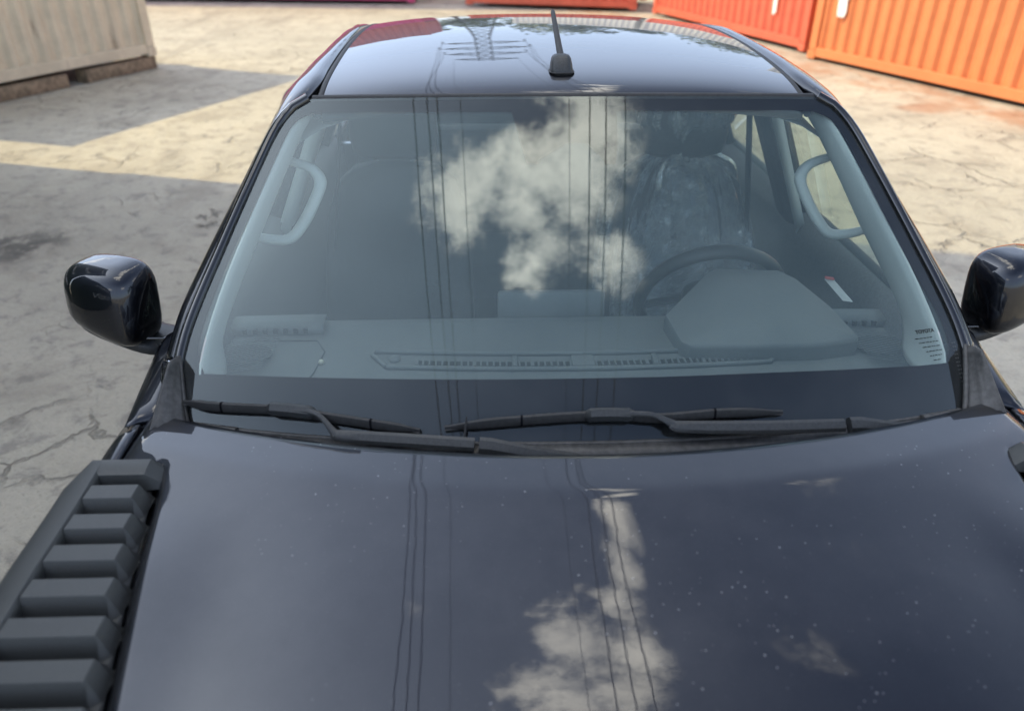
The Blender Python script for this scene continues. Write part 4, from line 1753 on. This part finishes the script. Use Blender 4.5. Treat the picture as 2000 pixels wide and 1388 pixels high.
# ------------------------------------------------------------------ seats
def seat(cx, name):
    rg = []
    ks = [(.62, .235, .085, 1.06), (.75, .240, .085, 1.085), (.90, .235, .080, 1.12), (1.05, .228, .072, 1.165), (1.18, .215, .062, 1.205), (1.27, .185, .052, 1.23), (1.315, .13, .040, 1.242), (1.33, .06, .02, 1.245)]
    for z, hw, hd, y in ks:
        ring = []
        for q in range(28):
            a = 2 * pi * q / 28
            ex = math.copysign(abs(cos(a)) ** .55, cos(a))
            ey = math.copysign(abs(sin(a)) ** .6, sin(a))
            bol = -.028 * abs(ex) ** 3 if ey < 0 else 0
            ring.append((cx + hw * ex, y + hd * ey + bol, z))
        rg.append(ring)
    so = loft(name, rg, 'seat_fabric', truck)
    cr_ = []
    for y, hw, z0, z1 in ((.62, .19, .66, .74), (.66, .235, .63, .79), (.85, .245, .60, .785), (1.08, .24, .58, .76)):
        cr_.append([(cx + hw * math.copysign(abs(cos(a)) ** .5, cos(a)), y, (z0 + z1) / 2 + (z1 - z0) / 2 * math.copysign(abs(sin(a)) ** .5, sin(a))) for a in [2 * pi * q / 24 for q in range(24)]])
    loft('cushion', cr_, 'seat_fabric', so)
    hr = []
    for z, hw, hd in ((1.345, .09, .035), (1.36, .125, .05), (1.42, .135, .055), (1.48, .128, .05), (1.515, .10, .038), (1.525, .05, .015)):
        hr.append([(cx + hw * math.copysign(abs(cos(a)) ** .6, cos(a)), 1.235 + hd * math.copysign(abs(sin(a)) ** .6, sin(a)), z) for a in [2 * pi * q / 24 for q in range(24)]])
    loft('headrest', hr, 'seat_fabric', so)
    for s in (-1, 1):
        tube('headrest_post', [(cx + s * .055, 1.24, 1.29), (cx + s * .055, 1.238, 1.37)], .006, 'steel_dark', so, 8)
    return so


seat(.435, 'driver_seat')
seat(-.455, 'passenger_seat')
bench = box('rear_bench', (0, 1.85, .72), (1.40, .42, .18), 'seat_fabric', truck, .05)
box('bench_back', (0, 2.02, 1.00), (1.40, .10, .50), 'seat_fabric', bench, .04)
box('centre_console', (0, .85, .66), (.26, .75, .30), 'door_card', truck, .04)

# crinkled film bag pulled over the driver's seat
rows = []
fz = [(.66, 1.10), (.78, 1.10), (.92, 1.09), (1.05, 1.08), (1.16, 1.06), (1.25, 1.03), (1.31, .99), (1.345, .72), (1.372, .42), (1.40, .58), (1.45, 1.06), (1.50, 1.05), (1.535, .85), (1.548, .3)]
for i, (z, k) in enumerate(crom([(a, b, 0) for a, b in fz], 5)and [(p.x, p.y) for p in crom([(a, b, 0) for a, b in fz], 5)]):
    hw = itab([(.62, .235), (.9, .235), (1.05, .228), (1.18, .215), (1.27, .185), (1.33, .16), (1.36, .135), (1.42, .138), (1.50, .125), (1.55, .10)], z)
    hd = itab([(.62, .095), (1.05, .085), (1.18, .075), (1.27, .07), (1.33, .06), (1.36, .06), (1.42, .062), (1.55, .05)], z)
    yy = itab([(.62, 1.06), (.75, 1.085), (.9, 1.12), (1.05, 1.165), (1.18, 1.205), (1.27, 1.23), (1.33, 1.238), (1.55, 1.236)], z)
    ring = []
    for q in range(150):
        a = 2 * pi * q / 150
        ex = math.copysign(abs(cos(a)) ** .6, cos(a))
        ey = math.copysign(abs(sin(a)) ** .65, sin(a))
        n1 = noise.noise(Vector((cos(a) * 3.2, sin(a) * 3.2, z * 3.0)))
        n2 = noise.noise(Vector((cos(a) * 9, sin(a) * 9, z * 7 + 5)))
        n3 = noise.noise(Vector((a * 7, 2.3, z * 2.2)))
        fold = .022 * n1 + .014 * n2 + .034 * abs(n3) - .016
        ring.append((.435 + (hw * k + fold + .008) * ex + .012 * n2, yy + (hd * k + fold + .008) * ey - .01 * n1, z + .012 * n1))
    rows.append(ring)
sc_ = grid('plastic_seat_cover', rows, 'clear_film', None, 0, True, 0, True)
tag(sc_, "crinkled clear plastic cover pulled over the driver's seat behind the steering wheel", 'seat cover')
